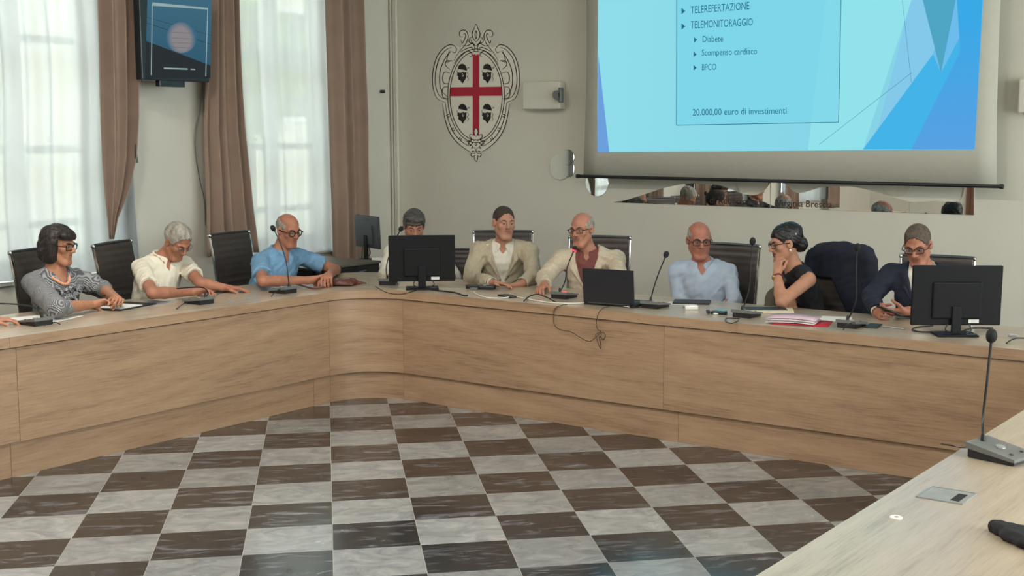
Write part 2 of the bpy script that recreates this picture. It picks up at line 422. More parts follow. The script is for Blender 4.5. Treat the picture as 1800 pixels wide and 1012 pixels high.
# conduit in the back left corner and a small latch
pm = MB(); p0 = pt_y(682, 200, YB - 0.03)
for dx in (0.0, 0.035, 0.06): pm.box((XL + 0.03 + dx, YB - 0.012, 2.1), (0.022, 0.024, 4.2), bev=0.004)
pc = pm.build('cable_conduit', 'plaster'); tag(pc, 'narrow cream cable trunking running up the corner between window wall and back wall', 'conduit')
hk = pt_x(674, 161, XL + 0.03)
hm = MB().box((XL + 0.02, hk[1], hk[2]), (0.04, 0.03, 0.03), bev=0.004).tube([(XL + 0.04, hk[1], hk[2]), (XL + 0.055, hk[1] - 0.02, hk[2] + 0.004), (XL + 0.05, hk[1] - 0.045, hk[2])], 0.008)
tag(hm.build('wall_hook', 'dgrey', smooth=True), 'small dark metal hook on the wall strip beside the corner trunking', 'hook')

# double door in the wall opposite the screen
M['door_wood'] = mat('brown_door', '#6b4a37', 0.5, var=0.15, stretch=(1, 1, 0.2))
dm = MB().box((0.6, YF + 0.02, 1.2), (2.0, 0.04, 2.4)).build('door_1', 'door_wood'); struct(dm)
for s in (-1, 1):
    lf = MB().box((0.6 + s * 0.46, YF + 0.055, 1.17), (0.90, 0.03, 2.30), bev=0.004).build('leaf', 'door_wood', dm)
    for z in (0.62, 1.65): MB().box((0.6 + s * 0.46, YF + 0.075, z), (0.66, 0.012, 0.86), bev=0.004).build('panel', 'door_wood', lf)
    MB().tube([(0.6 + s * 0.07, YF + 0.07, 1.05), (0.6 + s * 0.07, YF + 0.11, 1.05), (0.6 + s * 0.18, YF + 0.11, 1.05)], 0.009, 8).build('handle', 'chrome', lf, smooth=True)
# ================================================================== the horseshoe desk
DZ = 0.78; LIP = 0.058; FZ0, FZ1 = 0.195, 0.716; RC = 0.36; XE = 5.12; DD = 0.78
def board(name, p0, p1, z0, z1, th, m, parent, out=(0, 0), bev=0.0015):
    """a flat board whose length runs p0 -> p1 (local X); th is its thickness behind the line, 'out' points to the visible side"""
    p0 = Vector((*p0, 0)); p1 = Vector((*p1, 0)); d = p1 - p0; ln = d.length; a = math.atan2(d.y, d.x)
    c = (p0 + p1) / 2 - Vector((*out, 0)) * th / 2; c.z = (z0 + z1) / 2
    o = MB().box((0, 0, 0), (ln - 0.002, th, z1 - z0), bev=bev).build(name, m, parent)
    o.location = c - parent.location; o.rotation_euler = (0, 0, a)
    return o
def arc_board(name, cx, cy, r, a0, a1, z0, z1, th, m, parent, rot):
    """curved board: inner radius r (visible side towards the centre), built about its own chord frame"""
    vs = []; fs = []; n = 14; R = Matrix.Rotation(-rot, 3, 'Z')
    mid = (a0 + a1) / 2; org = Vector((cx + r * math.cos(mid), cy + r * math.sin(mid), (z0 + z1) / 2))
    for i in range(n + 1):
        a = a0 + (a1 - a0) * i / n
        for rr in (r, r + th):
            for z in (z0, z1): vs.append(R @ (Vector((cx + rr * math.cos(a), cy + rr * math.sin(a), z)) - org))
    for i in range(n):
        b = i * 4; q = b + 4
        fs += [(b, b + 1, q + 1, q), (b + 2, q + 2, q + 3, b + 3), (b + 1, b + 3, q + 3, q + 1), (b, q, q + 2, b + 2)]
    fs += [(0, 2, 3, 1), (n * 4, n * 4 + 1, n * 4 + 3, n * 4 + 2)]
    o = MB().raw(vs, fs).build(name, m, parent, smooth=True, auto=50)
    o.location = org - parent.location; o.rotation_euler = (0, 0, rot); return o
def top_slab(name, poly, parent, rot):
    """worktop slab; grain along local X after turning by rot"""
    c = Vector((sum(p[0] for p in poly) / len(poly), sum(p[1] for p in poly) / len(poly), 0)); R = Matrix.Rotation(-rot, 3, 'Z')
    pl = [R @ (Vector((*p, 0)) - c) for p in poly]
    n = len(pl); vs = [(p.x, p.y, -LIP) for p in pl] + [(p.x, p.y, 0) for p in pl]
    mb = MB(); mb.raw(vs, [tuple(range(n - 1, -1, -1))], 1); mb.raw(vs, [tuple(range(n, 2 * n))], 0)
    mb.raw(vs, [(i, (i + 1) % n, n + (i + 1) % n, n + i) for i in range(n)], 1)
    o = mb.build(name, ['oak_top', 'oak'], parent); o.location = Vector((c.x, c.y, DZ)) - parent.location; o.rotation_euler = (0, 0, rot)
    return o
KO, FO, LO = 0.0, 0.018, 0.030       # kick, fascia, lip overhang into the room
def arc_pts(cx, cy, r, a0, a1, n=12): return [(cx + r * math.cos(a0 + (a1 - a0) * i / n), cy + r * math.sin(a0 + (a1 - a0) * i / n)) for i in range(n + 1)]
rr = RC
# centre wing (with both curved corners)
dc = thing('council_desk', 'long oak-decor desk below the projection screen, with curved inner corners', 'desk', (2.5, 0.3, 0))
poly = [(-DD, -0.55), (LO, -0.55)] + arc_pts(rr + LO, -rr - LO, rr, PI, PI / 2) + [(XE - LO - rr - 0.001, -LO)] + arc_pts(XE - rr - LO, -rr - LO, rr, PI / 2, 0) + [(XE - LO, -0.55), (XE + DD, -0.55), (XE + DD, DD - 0.3)] + arc_pts(XE + DD - 0.3, DD - 0.3, 0.3, 0, PI / 2, 8) + [(-DD + 0.3, DD)] + arc_pts(-DD + 0.3, DD - 0.3, 0.3, PI / 2, PI, 8)[1:]
top_slab('worktop', poly, dc, 0)
for a, b in ((rr + FO, 2.50), (2.50, XE - rr - FO)): board('fascia_panel', (a, -FO), (b, -FO), FZ0, FZ1, 0.02, 'oak', dc, (0, -1))
for a, b in ((rr, 2.60), (2.60, XE - rr)): board('plinth_panel', (a, -KO), (b, -KO), 0, FZ0 - 0.002, 0.02, 'oak', dc, (0, -1))
arc_board('fascia_panel', rr + FO, -rr - FO, rr, PI, PI / 2, FZ0, FZ1, 0.02, 'oak', dc, PI / 4)
arc_board('plinth_panel', rr, -rr, rr, PI, PI / 2, 0, FZ0 - 0.002, 0.02, 'oak', dc, PI / 4)
arc_board('fascia_panel', XE - rr - FO, -rr - FO, rr, PI / 2, 0, FZ0, FZ1, 0.02, 'oak', dc, -PI / 4)
arc_board('plinth_panel', XE - rr, -rr, rr, PI / 2, 0, 0, FZ0 - 0.002, 0.02, 'oak', dc, -PI / 4)
for (x, y) in ((-DD + 0.06, 0.2), (0.6, 0.45), (2.5, 0.45), (4.4, 0.45), (XE + DD - 0.06, 0.2)):
    MB().box((0, 0, 0), (0.04, 0.4, DZ - LIP - 0.002)).build('support_panel', 'oak', dc).location = Vector((x, y, (DZ - LIP - 0.002) / 2)) - dc.location
# window-side wing
dl = thing('council_desk', 'oak-decor desk wing along the windows where two men and a woman sit', 'desk', (-0.35, -2.8, 0))
top_slab('worktop', [(-DD, -0.552), (-DD, -2.79), (LO, -2.79), (LO, -0.552)], dl, PI / 2)
top_slab('worktop', [(-DD, -2.792), (-DD, -5.6), (LO, -5.6), (LO, -2.792)], dl, PI / 2)
for a, b in ((-0.378, -2.75), (-2.75, -5.5)): board('fascia_panel', (FO, a), (FO, b), FZ0, FZ1, 0.02, 'oak', dl, (1, 0))
for a, b in ((-0.36, -0.52), (-0.52, -2.80), (-2.80, -5.5)): board('plinth_panel', (KO, a), (KO, b), 0, FZ0 - 0.002, 0.02, 'oak', dl, (1, 0))
for y in (-0.6, -2.8, -5.4):
    MB().box((0, 0, 0), (0.5, 0.04, DZ - LIP - 0.002)).build('support_panel', 'oak', dl).location = Vector((-0.35, y, (DZ - LIP - 0.002) / 2)) - dl.location
# door-side wing in the foreground
dr = thing('council_desk', 'pale oak-decor desk wing with cable box and grommet, opposite the windows', 'desk', (XE + 0.4, -3, 0))
top_slab('worktop', [(XE - LO, -0.552), (XE - LO, -5.6), (XE + DD, -5.6), (XE + DD, -0.552)], dr, PI / 2)
for a, b in ((-0.38, -2.75), (-2.75, -5.5)): board('fascia_panel', (XE - FO, a), (XE - FO, b), FZ0, FZ1, 0.02, 'oak', dr, (-1, 0))
for a, b in ((-0.36, -2.80), (-2.80, -5.5)): board('plinth_panel', (XE - KO, a), (XE - KO, b), 0, FZ0 - 0.002, 0.02, 'oak', dr, (-1, 0))
for y in (-0.7, -2.8, -5.4):
    MB().box((0, 0, 0), (0.5, 0.04, DZ - LIP - 0.002)).build('support_panel', 'oak', dr).location = Vector((XE + 0.35, y, (DZ - LIP - 0.002) / 2)) - dr.location
M['box_grey'] = mat('cable_box_grey', '#a6a49b', 0.35, metal=0.4)
bc = pt_z(1664, 871, DZ); q = MB()
bx = MB().box((0, 0, 0.0015), (0.135, 0.135, 0.003), bev=0.001).build('cable_box_lid', 'box_grey', dr); bx.location = Vector(bc) - dr.location
bf = MB()
for s in (-1, 1): bf.box((s * 0.071, 0, 0.002), (0.006, 0.148, 0.004)).box((0, s * 0.071, 0.002), (0.136, 0.006, 0.004))
o = bf.build('cable_box_frame', 'silver', dr); o.location = Vector(bc) - dr.location
o = MB().box((0.042, -0.01, 0.0035), (0.028, 0.085, 0.001)).build('cable_slot', 'black_matte', dr); o.location = Vector(bc) - dr.location
gc = pt_z(1575, 910, DZ)
o = MB().lathe([(0.008, 0.0), (0.008, 0.004), (0.016, 0.005), (0.019, 0.003), (0.019, 0.0)], 24).build('cable_grommet', 'paper', dr, smooth=True); o.location = Vector(gc) - dr.location
o = MB().lathe([(0.0, 0.0005), (0.0095, 0.0005), (0.0095, 0.001), (0, 0.001)], 16).build('grommet_hole', 'black_matte', dr); o.location = Vector(gc) - dr.location

# ================================================================== curtains and sheers
def sheer_mat():
    m, N, L, b = new_mat('sheer_voile'); N.remove(b)
    t = N.new('ShaderNodeBsdfTransparent'); t.inputs['Color'].default_value = (0.95, 0.98, 1, 1)
    l = N.new('ShaderNodeBsdfTranslucent'); l.inputs['Color'].default_value = (0.275, 0.295, 0.31, 1)
    d = N.new('ShaderNodeBsdfDiffuse'); d.inputs['Color'].default_value = (0.70, 0.72, 0.73, 1)
    m1 = N.new('ShaderNodeMixShader'); m1.inputs['Fac'].default_value = 0.25
    m2 = N.new('ShaderNodeMixShader')
    lw = N.new('ShaderNodeLayerWeight'); lw.inputs['Blend'].default_value = 0.35
    mr = N.new('ShaderNodeMapRange'); mr.inputs['To Min'].default_value = 0.05; mr.inputs['To Max'].default_value = 0.01
    L.new(lw.outputs['Facing'], mr.inputs['Value']); L.new(mr.outputs['Result'], m2.inputs['Fac'])
    L.new(l.outputs[0], m1.inputs[1]); L.new(d.outputs[0], m1.inputs[2])
    L.new(m1.outputs[0], m2.inputs[1]); L.new(t.outputs[0], m2.inputs[2])
    L.new(m2.outputs[0], N['Material Output'].inputs['Surface'])
    return m
M['sheer'] = sheer_mat()
KD = (XL + 0.15 - CAM[0]) / (-1.66 - CAM[0])
def drape(name, keys, x0, folds, amp, m, label, cat, group=None, thick=0.004, ny=90, nz=36, seed=1, drift=0.0):
    """hanging cloth: keys = [(z, y_start, y_end, fold_scale)], pleats run down it"""
    keys = [(CAM[2] + (k[0] - CAM[2]) * KD, CAM[1] + (k[1] - CAM[1]) * KD, CAM[1] + (k[2] - CAM[1]) * KD, k[3]) for k in keys]
    rnd = random.Random(seed); ph = [rnd.uniform(0, 6.28) for _ in range(4)]; fw = [folds * k for k in (1, 0.53, 1.9)]
    zs = [k[0] for k in keys]; v = np.zeros((nz + 1, ny + 1, 3))
    for i in range(nz + 1):
        z = zs[0] + (zs[-1] - zs[0]) * i / nz
        order = sorted(keys)
        a = np.interp(z, [k[0] for k in order], [k[1] for k in order]); b = np.interp(z, [k[0] for k in order], [k[2] for k in order]); s = np.interp(z, [k[0] for k in order], [k[3] for k in order])
        for j in range(ny + 1):
            u = j / ny; uu = u + 0.012 * math.sin(3 * z + ph[3])
            w = math.sin(2 * PI * fw[0] * uu + ph[0]) + 0.45 * math.sin(2 * PI * fw[1] * uu + ph[1] + drift * z) + 0.25 * math.sin(2 * PI * fw[2] * uu + ph[2] - drift * z)
            v[i, j] = (x0 + amp * s * w, a + (b - a) * u + 0.3 * amp * s * math.cos(2 * PI * fw[0] * uu + ph[0]), z)
    vs = v.reshape(-1, 3).tolist(); fs = []
    for i in range(nz):
        for j in range(ny): fs.append((i * (ny + 1) + j, i * (ny + 1) + j + 1, (i + 1) * (ny + 1) + j + 1, (i + 1) * (ny + 1) + j))
    ctr = Vector((x0, (keys[0][1] + keys[0][2]) / 2, min(zs)))
    o = MB().raw([Vector(p) - ctr for p in vs], fs).build(name, m, smooth=True, auto=180, loc=ctr)
    if thick:
        md = o.modifiers.new('thickness', 'SOLIDIFY'); md.thickness = thick; md.offset = 0
    return tag(o, label, cat, group)
drape('sheer_curtain', [(3.7, -2.25, -0.62, 1), (2, -2.2, -0.62, 1), (0.86, -2.2, -0.60, 1)], XL + 0.06, 9, 0.020, 'sheer', 'white sheer curtain over the window behind the woman in the ruffled blouse', 'sheer curtain', thick=0, seed=3, ny=140, drift=0.4)
drape('sheer_curtain', [(3.7, 0.25, 1.70, 1), (2, 0.28, 1.70, 1), (0.84, 0.35, 1.72, 1)], XL + 0.06, 7, 0.018, 'sheer', 'white sheer curtain over the window behind the bald man in blue', 'sheer curtain', thick=0, seed=5, ny=140, drift=0.4)
for k, w in enumerate(WINDOWS[2:]):
    drape('sheer_curtain', [(3.7, w[0] - 0.3, w[1] + 0.1, 1), (0.84, w[0] - 0.3, w[1] + 0.1, 1)], XL + 0.06, 7, 0.018, 'sheer', 'white sheer curtain over the %s window of the window wall' % ('third', 'fourth')[k], 'sheer curtain', None, thick=0, seed=7 + k)
drape('curtain', [(3.75, -0.90, -0.56, 1), (2.0, -0.92, -0.61, 1), (1.70, -0.92, -0.64, 0.9), (1.45, -0.915, -0.72, 0.7), (1.25, -0.905, -0.83, 0.4), (1.10, -0.90, -0.87, 0.2)], XL + 0.16, 3.2, 0.042, 'curtain', 'brown curtain swept back to a point beside the television', 'curtain', seed=11)
drape('curtain', [(3.75, 0.10, 0.36, 1), (2.3, 0.02, 0.365, 1), (1.9, -0.02, 0.38, 1), (1.3, -0.02, 0.44, 1.1), (0.90, -0.03, 0.50, 1.2)], XL + 0.16, 4.2, 0.040, 'curtain', 'brown curtain hanging partly behind the television', 'curtain', seed=14)
drape('curtain', [(3.75, 1.33, 1.79, 1), (2.0, 1.38, 1.84, 1), (0.62, 1.39, 1.83, 1)], XL + 0.16, 3.4, 0.042, 'curtain', 'brown curtain between the second window and the room corner', 'curtain', seed=17)
drape('curtain', [(3.75, -2.45, -2.15, 1), (0.9, -2.45, -2.12, 1)], XL + 0.15, 3, 0.03, 'curtain', 'brown curtain at the far side of the first window', 'curtain', seed=19)
for k, w in enumerate(WINDOWS[2:]):
    for ya, yb, sd_ in ((w[0] - 0.35, w[0] - 0.02, 'left-hand'), (w[1] - 0.25, w[1] + 0.1, 'right-hand')):
        drape('curtain', [(3.75, ya, yb, 1), (0.7, ya, yb, 1)], XL + 0.16, 3.2, 0.035, 'curtain', 'brown %s curtain of the %s window further along the window wall' % (sd_, ('third', 'fourth')[k]), 'curtain', seed=23 + k)
def rod(y0, y1, lb): tag(MB().tube([(XL + 0.15, y0, 3.86), (XL + 0.15, y1, 3.86)], 0.014).box((XL + 0.075, y0 + 0.1, 3.86), (0.15, 0.02, 0.02)).box((XL + 0.075, y1 - 0.1, 3.86), (0.15, 0.02, 0.02)).build('curtain_rod', 'chrome', smooth=True), lb, 'curtain rod')
rod(-2.5, -0.2, 'metal rod carrying the curtains of the first window'); rod(0.2, 2.25, 'metal rod carrying the curtains of the second window')
th = pt_x(239, 272, XL + 0.20)
tag(MB().tube([(th[0], th[1], th[2] + 0.08), (th[0], th[1], th[2] + 0.02), (th[0], th[1], th[2] - 0.06)], [0.004, 0.009, 0.013]).build('curtain_tassel', 'dgrey', smooth=True), 'small dark tassel at the edge of the swept-back curtain', 'tassel')

# ================================================================== television on its wall arm
M['tv_bezel'] = mat('tv_bezel', '#23282b', 0.35)
XTV = CAM[0] + (-1.50 - CAM[0]) * KD
tv = thing('television', 'squarish flat television on a wall arm between the two windows', 'television', (XTV, -6.91 + 6.55 * KD, 1.918 + 0.332 * KD))
W0, W1, H0, H1 = -0.33, 0.31, 0.0, 0.66
MB().box((-0.045, (W0 + W1) / 2, (H0 + H1) / 2), (0.075, W1 - W0, H1 - H0), bev=0.008).box((-0.035, -0.05, -0.02), (0.05, 0.24, 0.05), bev=0.005).build('housing', 'tv_bezel', tv)
M['tv_blue'] = emit('tv_blue', '#3a6880', 0.62, '#4a7a92', 'Z', 0.1, 0.6)
M['tv_dark'] = emit('tv_dark', '#33393c', 0.65)
M['tv_line'] = emit('tv_line', '#a9c4c6', 0.62)
def tvq(px, py, off): p = pt_x(px, py, XTV + off); return (off, p[1] - tv.location.y, p[2] - tv.location.z)
def tvpoly(name, pts, m, off): MB().raw([tvq(*p, off) for p in pts], [tuple(range(len(pts)))]).build(name, m, tv)
tvpoly('screen', [(259, -8), (372, 0), (370, 115), (257, 72)], 'tv_blue', -0.0065)
tvpoly('screen_dark_band', [(257, 72), (370, 115), (370, 138), (256, 138)], 'tv_dark', -0.0060)  # dark slanting band across the lower screen
for pts in ([(268, 4), (366, 14), (366, 17), (268, 10)], [(267, 6), (268.5, 6), (266.5, 132), (265, 132)], [(364.5, 14), (366, 14), (362.5, 134), (361, 134)]):
    tvpoly('screen_line', pts, 'tv_line', -0.004)
def pale_disc_mat():  # pale disc fading outwards into the screen blue
    m, N, L, b_ = new_mat('tv_pale_disc'); N.remove(b_); e = N.new('ShaderNodeEmission'); e.inputs['Strength'].default_value = 0.65
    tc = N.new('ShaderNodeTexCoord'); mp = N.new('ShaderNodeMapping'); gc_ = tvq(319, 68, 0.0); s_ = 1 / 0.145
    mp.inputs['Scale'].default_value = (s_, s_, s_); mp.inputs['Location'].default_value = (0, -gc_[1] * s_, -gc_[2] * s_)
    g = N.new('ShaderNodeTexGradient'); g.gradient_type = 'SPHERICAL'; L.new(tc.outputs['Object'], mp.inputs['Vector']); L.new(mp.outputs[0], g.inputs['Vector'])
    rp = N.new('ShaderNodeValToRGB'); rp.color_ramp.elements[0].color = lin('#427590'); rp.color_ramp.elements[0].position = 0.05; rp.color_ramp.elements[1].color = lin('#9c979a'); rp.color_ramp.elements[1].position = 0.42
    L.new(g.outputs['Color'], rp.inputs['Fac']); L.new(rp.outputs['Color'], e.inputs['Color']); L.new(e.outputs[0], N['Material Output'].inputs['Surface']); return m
M['tv_pale_disc'] = pale_disc_mat()
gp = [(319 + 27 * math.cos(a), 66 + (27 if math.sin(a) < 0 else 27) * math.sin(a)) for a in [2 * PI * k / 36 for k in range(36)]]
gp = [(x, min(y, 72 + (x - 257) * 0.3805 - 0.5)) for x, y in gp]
tvpoly('screen_pale_disc', gp, 'tv_pale_disc', -0.003)
M['tv_stroke'] = emit('tv_stroke', '#85858c', 0.62)
for k, yy in enumerate((56, 66, 74, 82)): tvpoly('screen_line', [(302, yy), (338, yy + 2), (338, yy + 3), (302, yy + 1.4)], 'tv_stroke', -0.002)
for pts in ([(258, 40), (372, 78), (372, 78.8), (258, 40.8)], [(258, 30), (372, 62), (372, 62.6), (258, 30.6)]): tvpoly('screen_line', pts, 'tv_dark', -0.0045)
tvpoly('screen_text', [(288, 118.5), (330, 120), (330, 122.5), (288, 121)], 'tv_line', -0.0035); tvpoly('screen_text', [(335, 120.5), (343, 121), (343, 123), (335, 122.5)], 'tv_line', -0.0035)
MB().box((-0.19, -0.02, 0.36), (0.22, 0.06, 0.09), bev=0.006).box((-0.29, -0.02, 0.36), (0.02, 0.20, 0.34), bev=0.004).box((-0.10, -0.02, 0.36), (0.03, 0.30, 0.30), bev=0.004).build('wall_arm', 'black', tv)
cbl = [pt_x(252, 0, XTV - 0.12), pt_x(247, 60, XTV - 0.12), pt_x(249, 138, XTV - 0.12), pt_x(250, 150, XTV - 0.16)]
MB().tube([Vector(p) - tv.location for p in smooth_path(cbl)], 0.004, 6).build('video_cable', 'grey', tv, smooth=True)
wc = thing('wall_cables', 'thin dark cables hanging in a loop below the television beside the curtain', 'cable', tuple(pt_x(352, 300, XL + 0.03)))
for pts in ([(356, 145), (352, 190), (344, 225), (343, 262), (350, 310), (359, 352), (361, 395)], [(362, 145), (361, 220), (362, 300), (361, 395)], [(367, 145), (366, 200), (365, 300)]):
    MB().tube([Vector(pt_x(*p, XL + 0.02)) - wc.location for p in smooth_path([(a, b, 0) for a, b in pts], 5) for p in [(p[0], p[1])]], 0.0035, 6).build('cable', 'grey', wc, smooth=True)

# ================================================================== projection screen with the slide
YS = 2.44; KS = (YS - CAM[1]) / (2.12 - CAM[1])
ps = thing('projection_screen', 'pull-down projection screen with a pale blue slide above the speakers', 'projection screen', (CAM[0] + (2.16 - CAM[0]) * KS, YS, CAM[2] + (1.50 - CAM[2]) * KS))
def sq(px, py, off=0.0): p = pt_y(px, py, YS - off); return Vector((p[0], p[1], p[2])) - ps.location
M['screen_cloth'] = mat('screen_cloth', '#b5b3a6', 0.8, var=0.02)
vs = []; fs = []; nn = 24
for i in range(nn + 1):
    t = i / nn; xx = (-1.70 + 3.40 * t) * KS
    for z in np.linspace(0.02, 2.3, 9):
        inw = 0.03 * math.sin(PI * min(1, z / 2.3)) * (1 - 2 * t)
        vs.append((xx + inw, 0.012 * math.cos(PI * (t - 0.5)) * 0 + 0.004 * math.sin(3 * t * PI), z))
for i in range(nn):
    for k in range(8): fs.append((i * 9 + k, (i + 1) * 9 + k, (i + 1) * 9 + k + 1, i * 9 + k + 1))
o = MB().raw(vs, fs).build('cloth', 'screen_cloth', ps, smooth=True, auto=180); md = o.modifiers.new('thickness', 'SOLIDIFY'); md.thickness = 0.002; md.offset = 1
MB().tube([(-1.755 * KS, 0, 0.022), (-1.70 * KS, 0, 0.022), (1.70 * KS, 0, 0.034), (1.735 * KS, 0, 0.034)], 0.014, 12).tube([(-1.765 * KS, 0, 0.022), (-1.74 * KS, 0, 0.022)], 0.018, 12).tube([(1.72 * KS, 0, 0.034), (1.745 * KS, 0, 0.034)], 0.018, 12).build('bottom_bar', 'black', ps, smooth=True)
MB().tube([(-1.8, 0.03, 2.36), (1.8, 0.03, 2.36)], 0.055, 16).build('roller_case', 'white_paint', ps, smooth=True)
SE = 0.87
M['sl_bg'] = emit('slide_background', '#8fdcea', SE, '#86d3e6', 'X', -1.4, 0.6)
M['sl_pale'] = emit('slide_pale', '#92e2ec', SE)
M['sl_box'] = emit('slide_box', '#7ed6e8', SE)
M['sl_line'] = emit('slide_line', '#2f6f86', SE)
M['sl_text'] = emit('slide_text', '#2a6f86', SE)
M['sl_b1'] = emit('slide_blue_1', '#84c8ea', SE)
M['sl_b2'] = emit('slide_blue_2', '#4fa5c4', SE)
M['sl_b3'] = emit('slide_blue_3', '#3aa9e6', SE, '#5a9fe2', 'Z', 1.2, 0.2)
M['sl_b4'] = emit('slide_blue_4', '#44b4e8', SE)
M['sl_b5'] = emit('slide_blue_5', '#6cbcec', SE)
M['sl_edge'] = emit('slide_edge', '#6c9fdc', SE)
def spoly(name, pts, m, layer):
    MB().raw([sq(*p, 0.006 + 0.0008 * layer) for p in pts], [tuple(range(len(pts)))]).build(name, m, ps)
TOPY = -230
spoly('slide', [(1052, TOPY), (1740, TOPY), (1713, 263), (1050, 267)], 'sl_bg', 0)
spoly('slide_pale_field', [(1480, TOPY), (1602, 0), (1517, 262.5), (1420, 264)], 'sl_pale', 1)
spoly('slide_facet', [(1051.5, 95), (1071, 267), (1050, 267)], 'sl_edge', 2)
spoly('slide_text_field', [(1189, TOPY), (1484, TOPY), (1474, 215), (1189, 220)], 'sl_box', 1)
def sline(pts, w=1.2):
    (x0, y0), (x1, y1) = pts; d = math.hypot(x1 - x0, y1 - y0); nx, ny = -(y1 - y0) / d * w / 2, (x1 - x0) / d * w / 2
    spoly('slide_line', [(x0 + nx, y0 + ny), (x1 + nx, y1 + ny), (x1 - nx, y1 - ny), (x0 - nx, y0 - ny)], 'sl_line', 3)
sline([(1190, TOPY), (1189, 220)]); sline([(1483, TOPY), (1474, 215)]); sline([(1189, 220), (1474, 215)])
spoly('slide_facet', [(1660, TOPY), (1740, TOPY), (1728, 0), (1713, 262.6), (1517, 262.6), (1544, 222), (1602, 0)], 'sl_b1', 2)
spoly('slide_facet', [(1700, TOPY), (1740, TOPY), (1728, 0), (1713, 262.6), (1640, 95), (1654, 128), (1680, 0)], 'sl_b5', 2.6)
spoly('slide_facet', [(1605, TOPY), (1700, TOPY), (1680, 0), (1654, 128), (1622, 0)], 'sl_b2', 4.2)
spoly('slide_facet', [(1640, 95), (1517, 262.5), (1604, 262.5), (1688, 92), (1690, 60), (1654, 128)], 'sl_b4', 3.4)
spoly('slide_facet', [(1686, TOPY), (1740, TOPY), (1713, 262.5), (1602, 262.7), (1688, 90), (1682, 0)], 'sl_b3', 3.8)
sline([(1440, 254), (1602, 128)], 0.6); sline([(1586, 0), (1602, 145)], 0.5)
def stext(body, px, py, px2, py2, hpx, xs=0.82):
    a, b = sq(px, py, 0.011), sq(px2, py2, 0.011); d = b - a; ang = math.atan2(d.z, d.x)
    cap = (sq(px, py, 0.011) - sq(px, py - hpx, 0.011)).length
    o = text_mesh('slide_text', body, cap / 0.70, T3(a.x, a.y, a.z) @ Ry(-ang) @ Rx(PI / 2), 'sl_text', ps)
    w = max(v.co.x for v in o.data.vertices) - min(v.co.x for v in o.data.vertices)
    k = abs(d.x) / w
    for v in o.data.vertices: v.co.x = a.x + (v.co.x - a.x) * k
stext('TELEREFERTAZIONE', 1214, 24, 1317, 17, 13); stext('TELEMONITORAGGIO', 1214, 50, 1323, 45, 13)
stext('Diabete', 1234, 74, 1270, 73, 11); stext('Scompenso cardiaco', 1233, 98, 1330, 95, 11); stext('BPCO', 1233, 123, 1258, 122.5, 10.5)
stext('20.000,00 euro di investimenti', 1217, 203, 1382, 200, 11.5)
for (x, y, s) in ((1198, 19.5, 7), (1198, 46.5, 7), (1220, 70, 6), (1219, 95.5, 6), (1219, 119, 6)):
    spoly('slide_bullet', [(x, y - s * 0.8), (x + s * 0.95, y), (x, y + s * 0.8)], 'sl_text', 4)

# ================================================================== painted coat of arms on the back wall
M['crest_white'] = mat('crest_white', '#ddd7c9', 0.8, var=0.02); M['crest_black'] = mat('crest_black', '#241f1b', 0.8, var=0.1); M['crest_red'] = mat('crest_red', '#a81f33', 0.75, var=0.06)
cr0 = Vector(pt_y(836, 165, YB))
cr = thing('wall_emblem', 'black and white shield emblem with a red cross and four heads on the back wall', 'wall emblem', tuple(cr0))
def cz(x, y, off): p = pt_y(720 + x / 3.3735, 20 + y / 3.3735, YB - off); return Vector(p) - cr0
def cpoly(name, pts, m, off): MB().raw([cz(*p, off) for p in pts], [tuple(range(len(pts)))]).build(name, m, cr)
def ribbon(mb, pts, w, off, closed=False, smooth=4):
    if smooth and not closed: pts = [(p.x, p.y) for p in smooth_path([(x, y, 0) for x, y in pts], smooth)]
    n = len(pts); vs = []
    for i, (x, y) in enumerate(pts):
        a = pts[(i + 1) % n] if (closed or i < n - 1) else pts[i]; b = pts[i - 1] if (closed or i > 0) else pts[i]
        dx, dy = a[0] - b[0], a[1] - b[1]; d = math.hypot(dx, dy) or 1
        ww = w if closed else w * (0.45 + 0.55 * math.sin(PI * min(1, max(0, i / max(1, n - 1)))))
        vs += [cz(x - dy / d * ww, y + dx / d * ww, off), cz(x + dy / d * ww, y - dx / d * ww, off)]
    m = n if closed else n - 1
    mb.raw(vs, [(2 * i, 2 * i + 1, 2 * ((i + 1) % n) + 1, 2 * ((i + 1) % n)) for i in range(m)])
def ell(cx, cy, rx, ry, a0=0, a1=360, n=48): return [(cx + rx * math.cos(math.radians(a0 + (a1 - a0) * k / n)), cy + ry * math.sin(math.radians(a0 + (a1 - a0) * k / n))) for k in range(n if a1 - a0 == 360 else n + 1)]
def mir(pts): return [(788 - x, y) for x, y in pts]
half = [(394, 75), (380, 110), (372, 140), (340, 112), (312, 112), (294, 135), (306, 158), (318, 180), (300, 215), (262, 198), (215, 210), (165, 262), (138, 350), (134, 430), (158, 510), (196, 546), (212, 640), (250, 735), (305, 795), (362, 835), (370, 862), (394, 893)]
cpoly('emblem_ground', half + mir(half)[::-1][1:-1], 'crest_white', 0.0012)
cpoly('cross_bar', [(374, 246), (413, 246), (413, 740), (394, 770), (374, 740)], 'crest_red', 0.0022)
cpoly('cross_bar', [(242, 450), (546, 446), (546, 500), (242, 503)], 'crest_red', 0.0026)
for fl_ in ([(394, 690), (383, 712), (386, 735), (376, 736), (362, 730), (358, 745), (372, 758), (362, 774), (372, 784), (360, 793), (372, 801), (368, 812), (384, 810), (394, 822)], [(394, 182), (380, 192), (384, 215), (376, 235), (378, 258), (388, 252), (394, 262)]):
    cpoly('emblem_finial', fl_ + mir(fl_)[::-1][1:-1], 'crest_white', 0.0030)
lb = MB()
ribbon(lb, ell(394, 500, 155, 262), 2.2, 0.0034, True); ribbon(lb, ell(394, 500, 168, 278), 2.2, 0.0034, True)
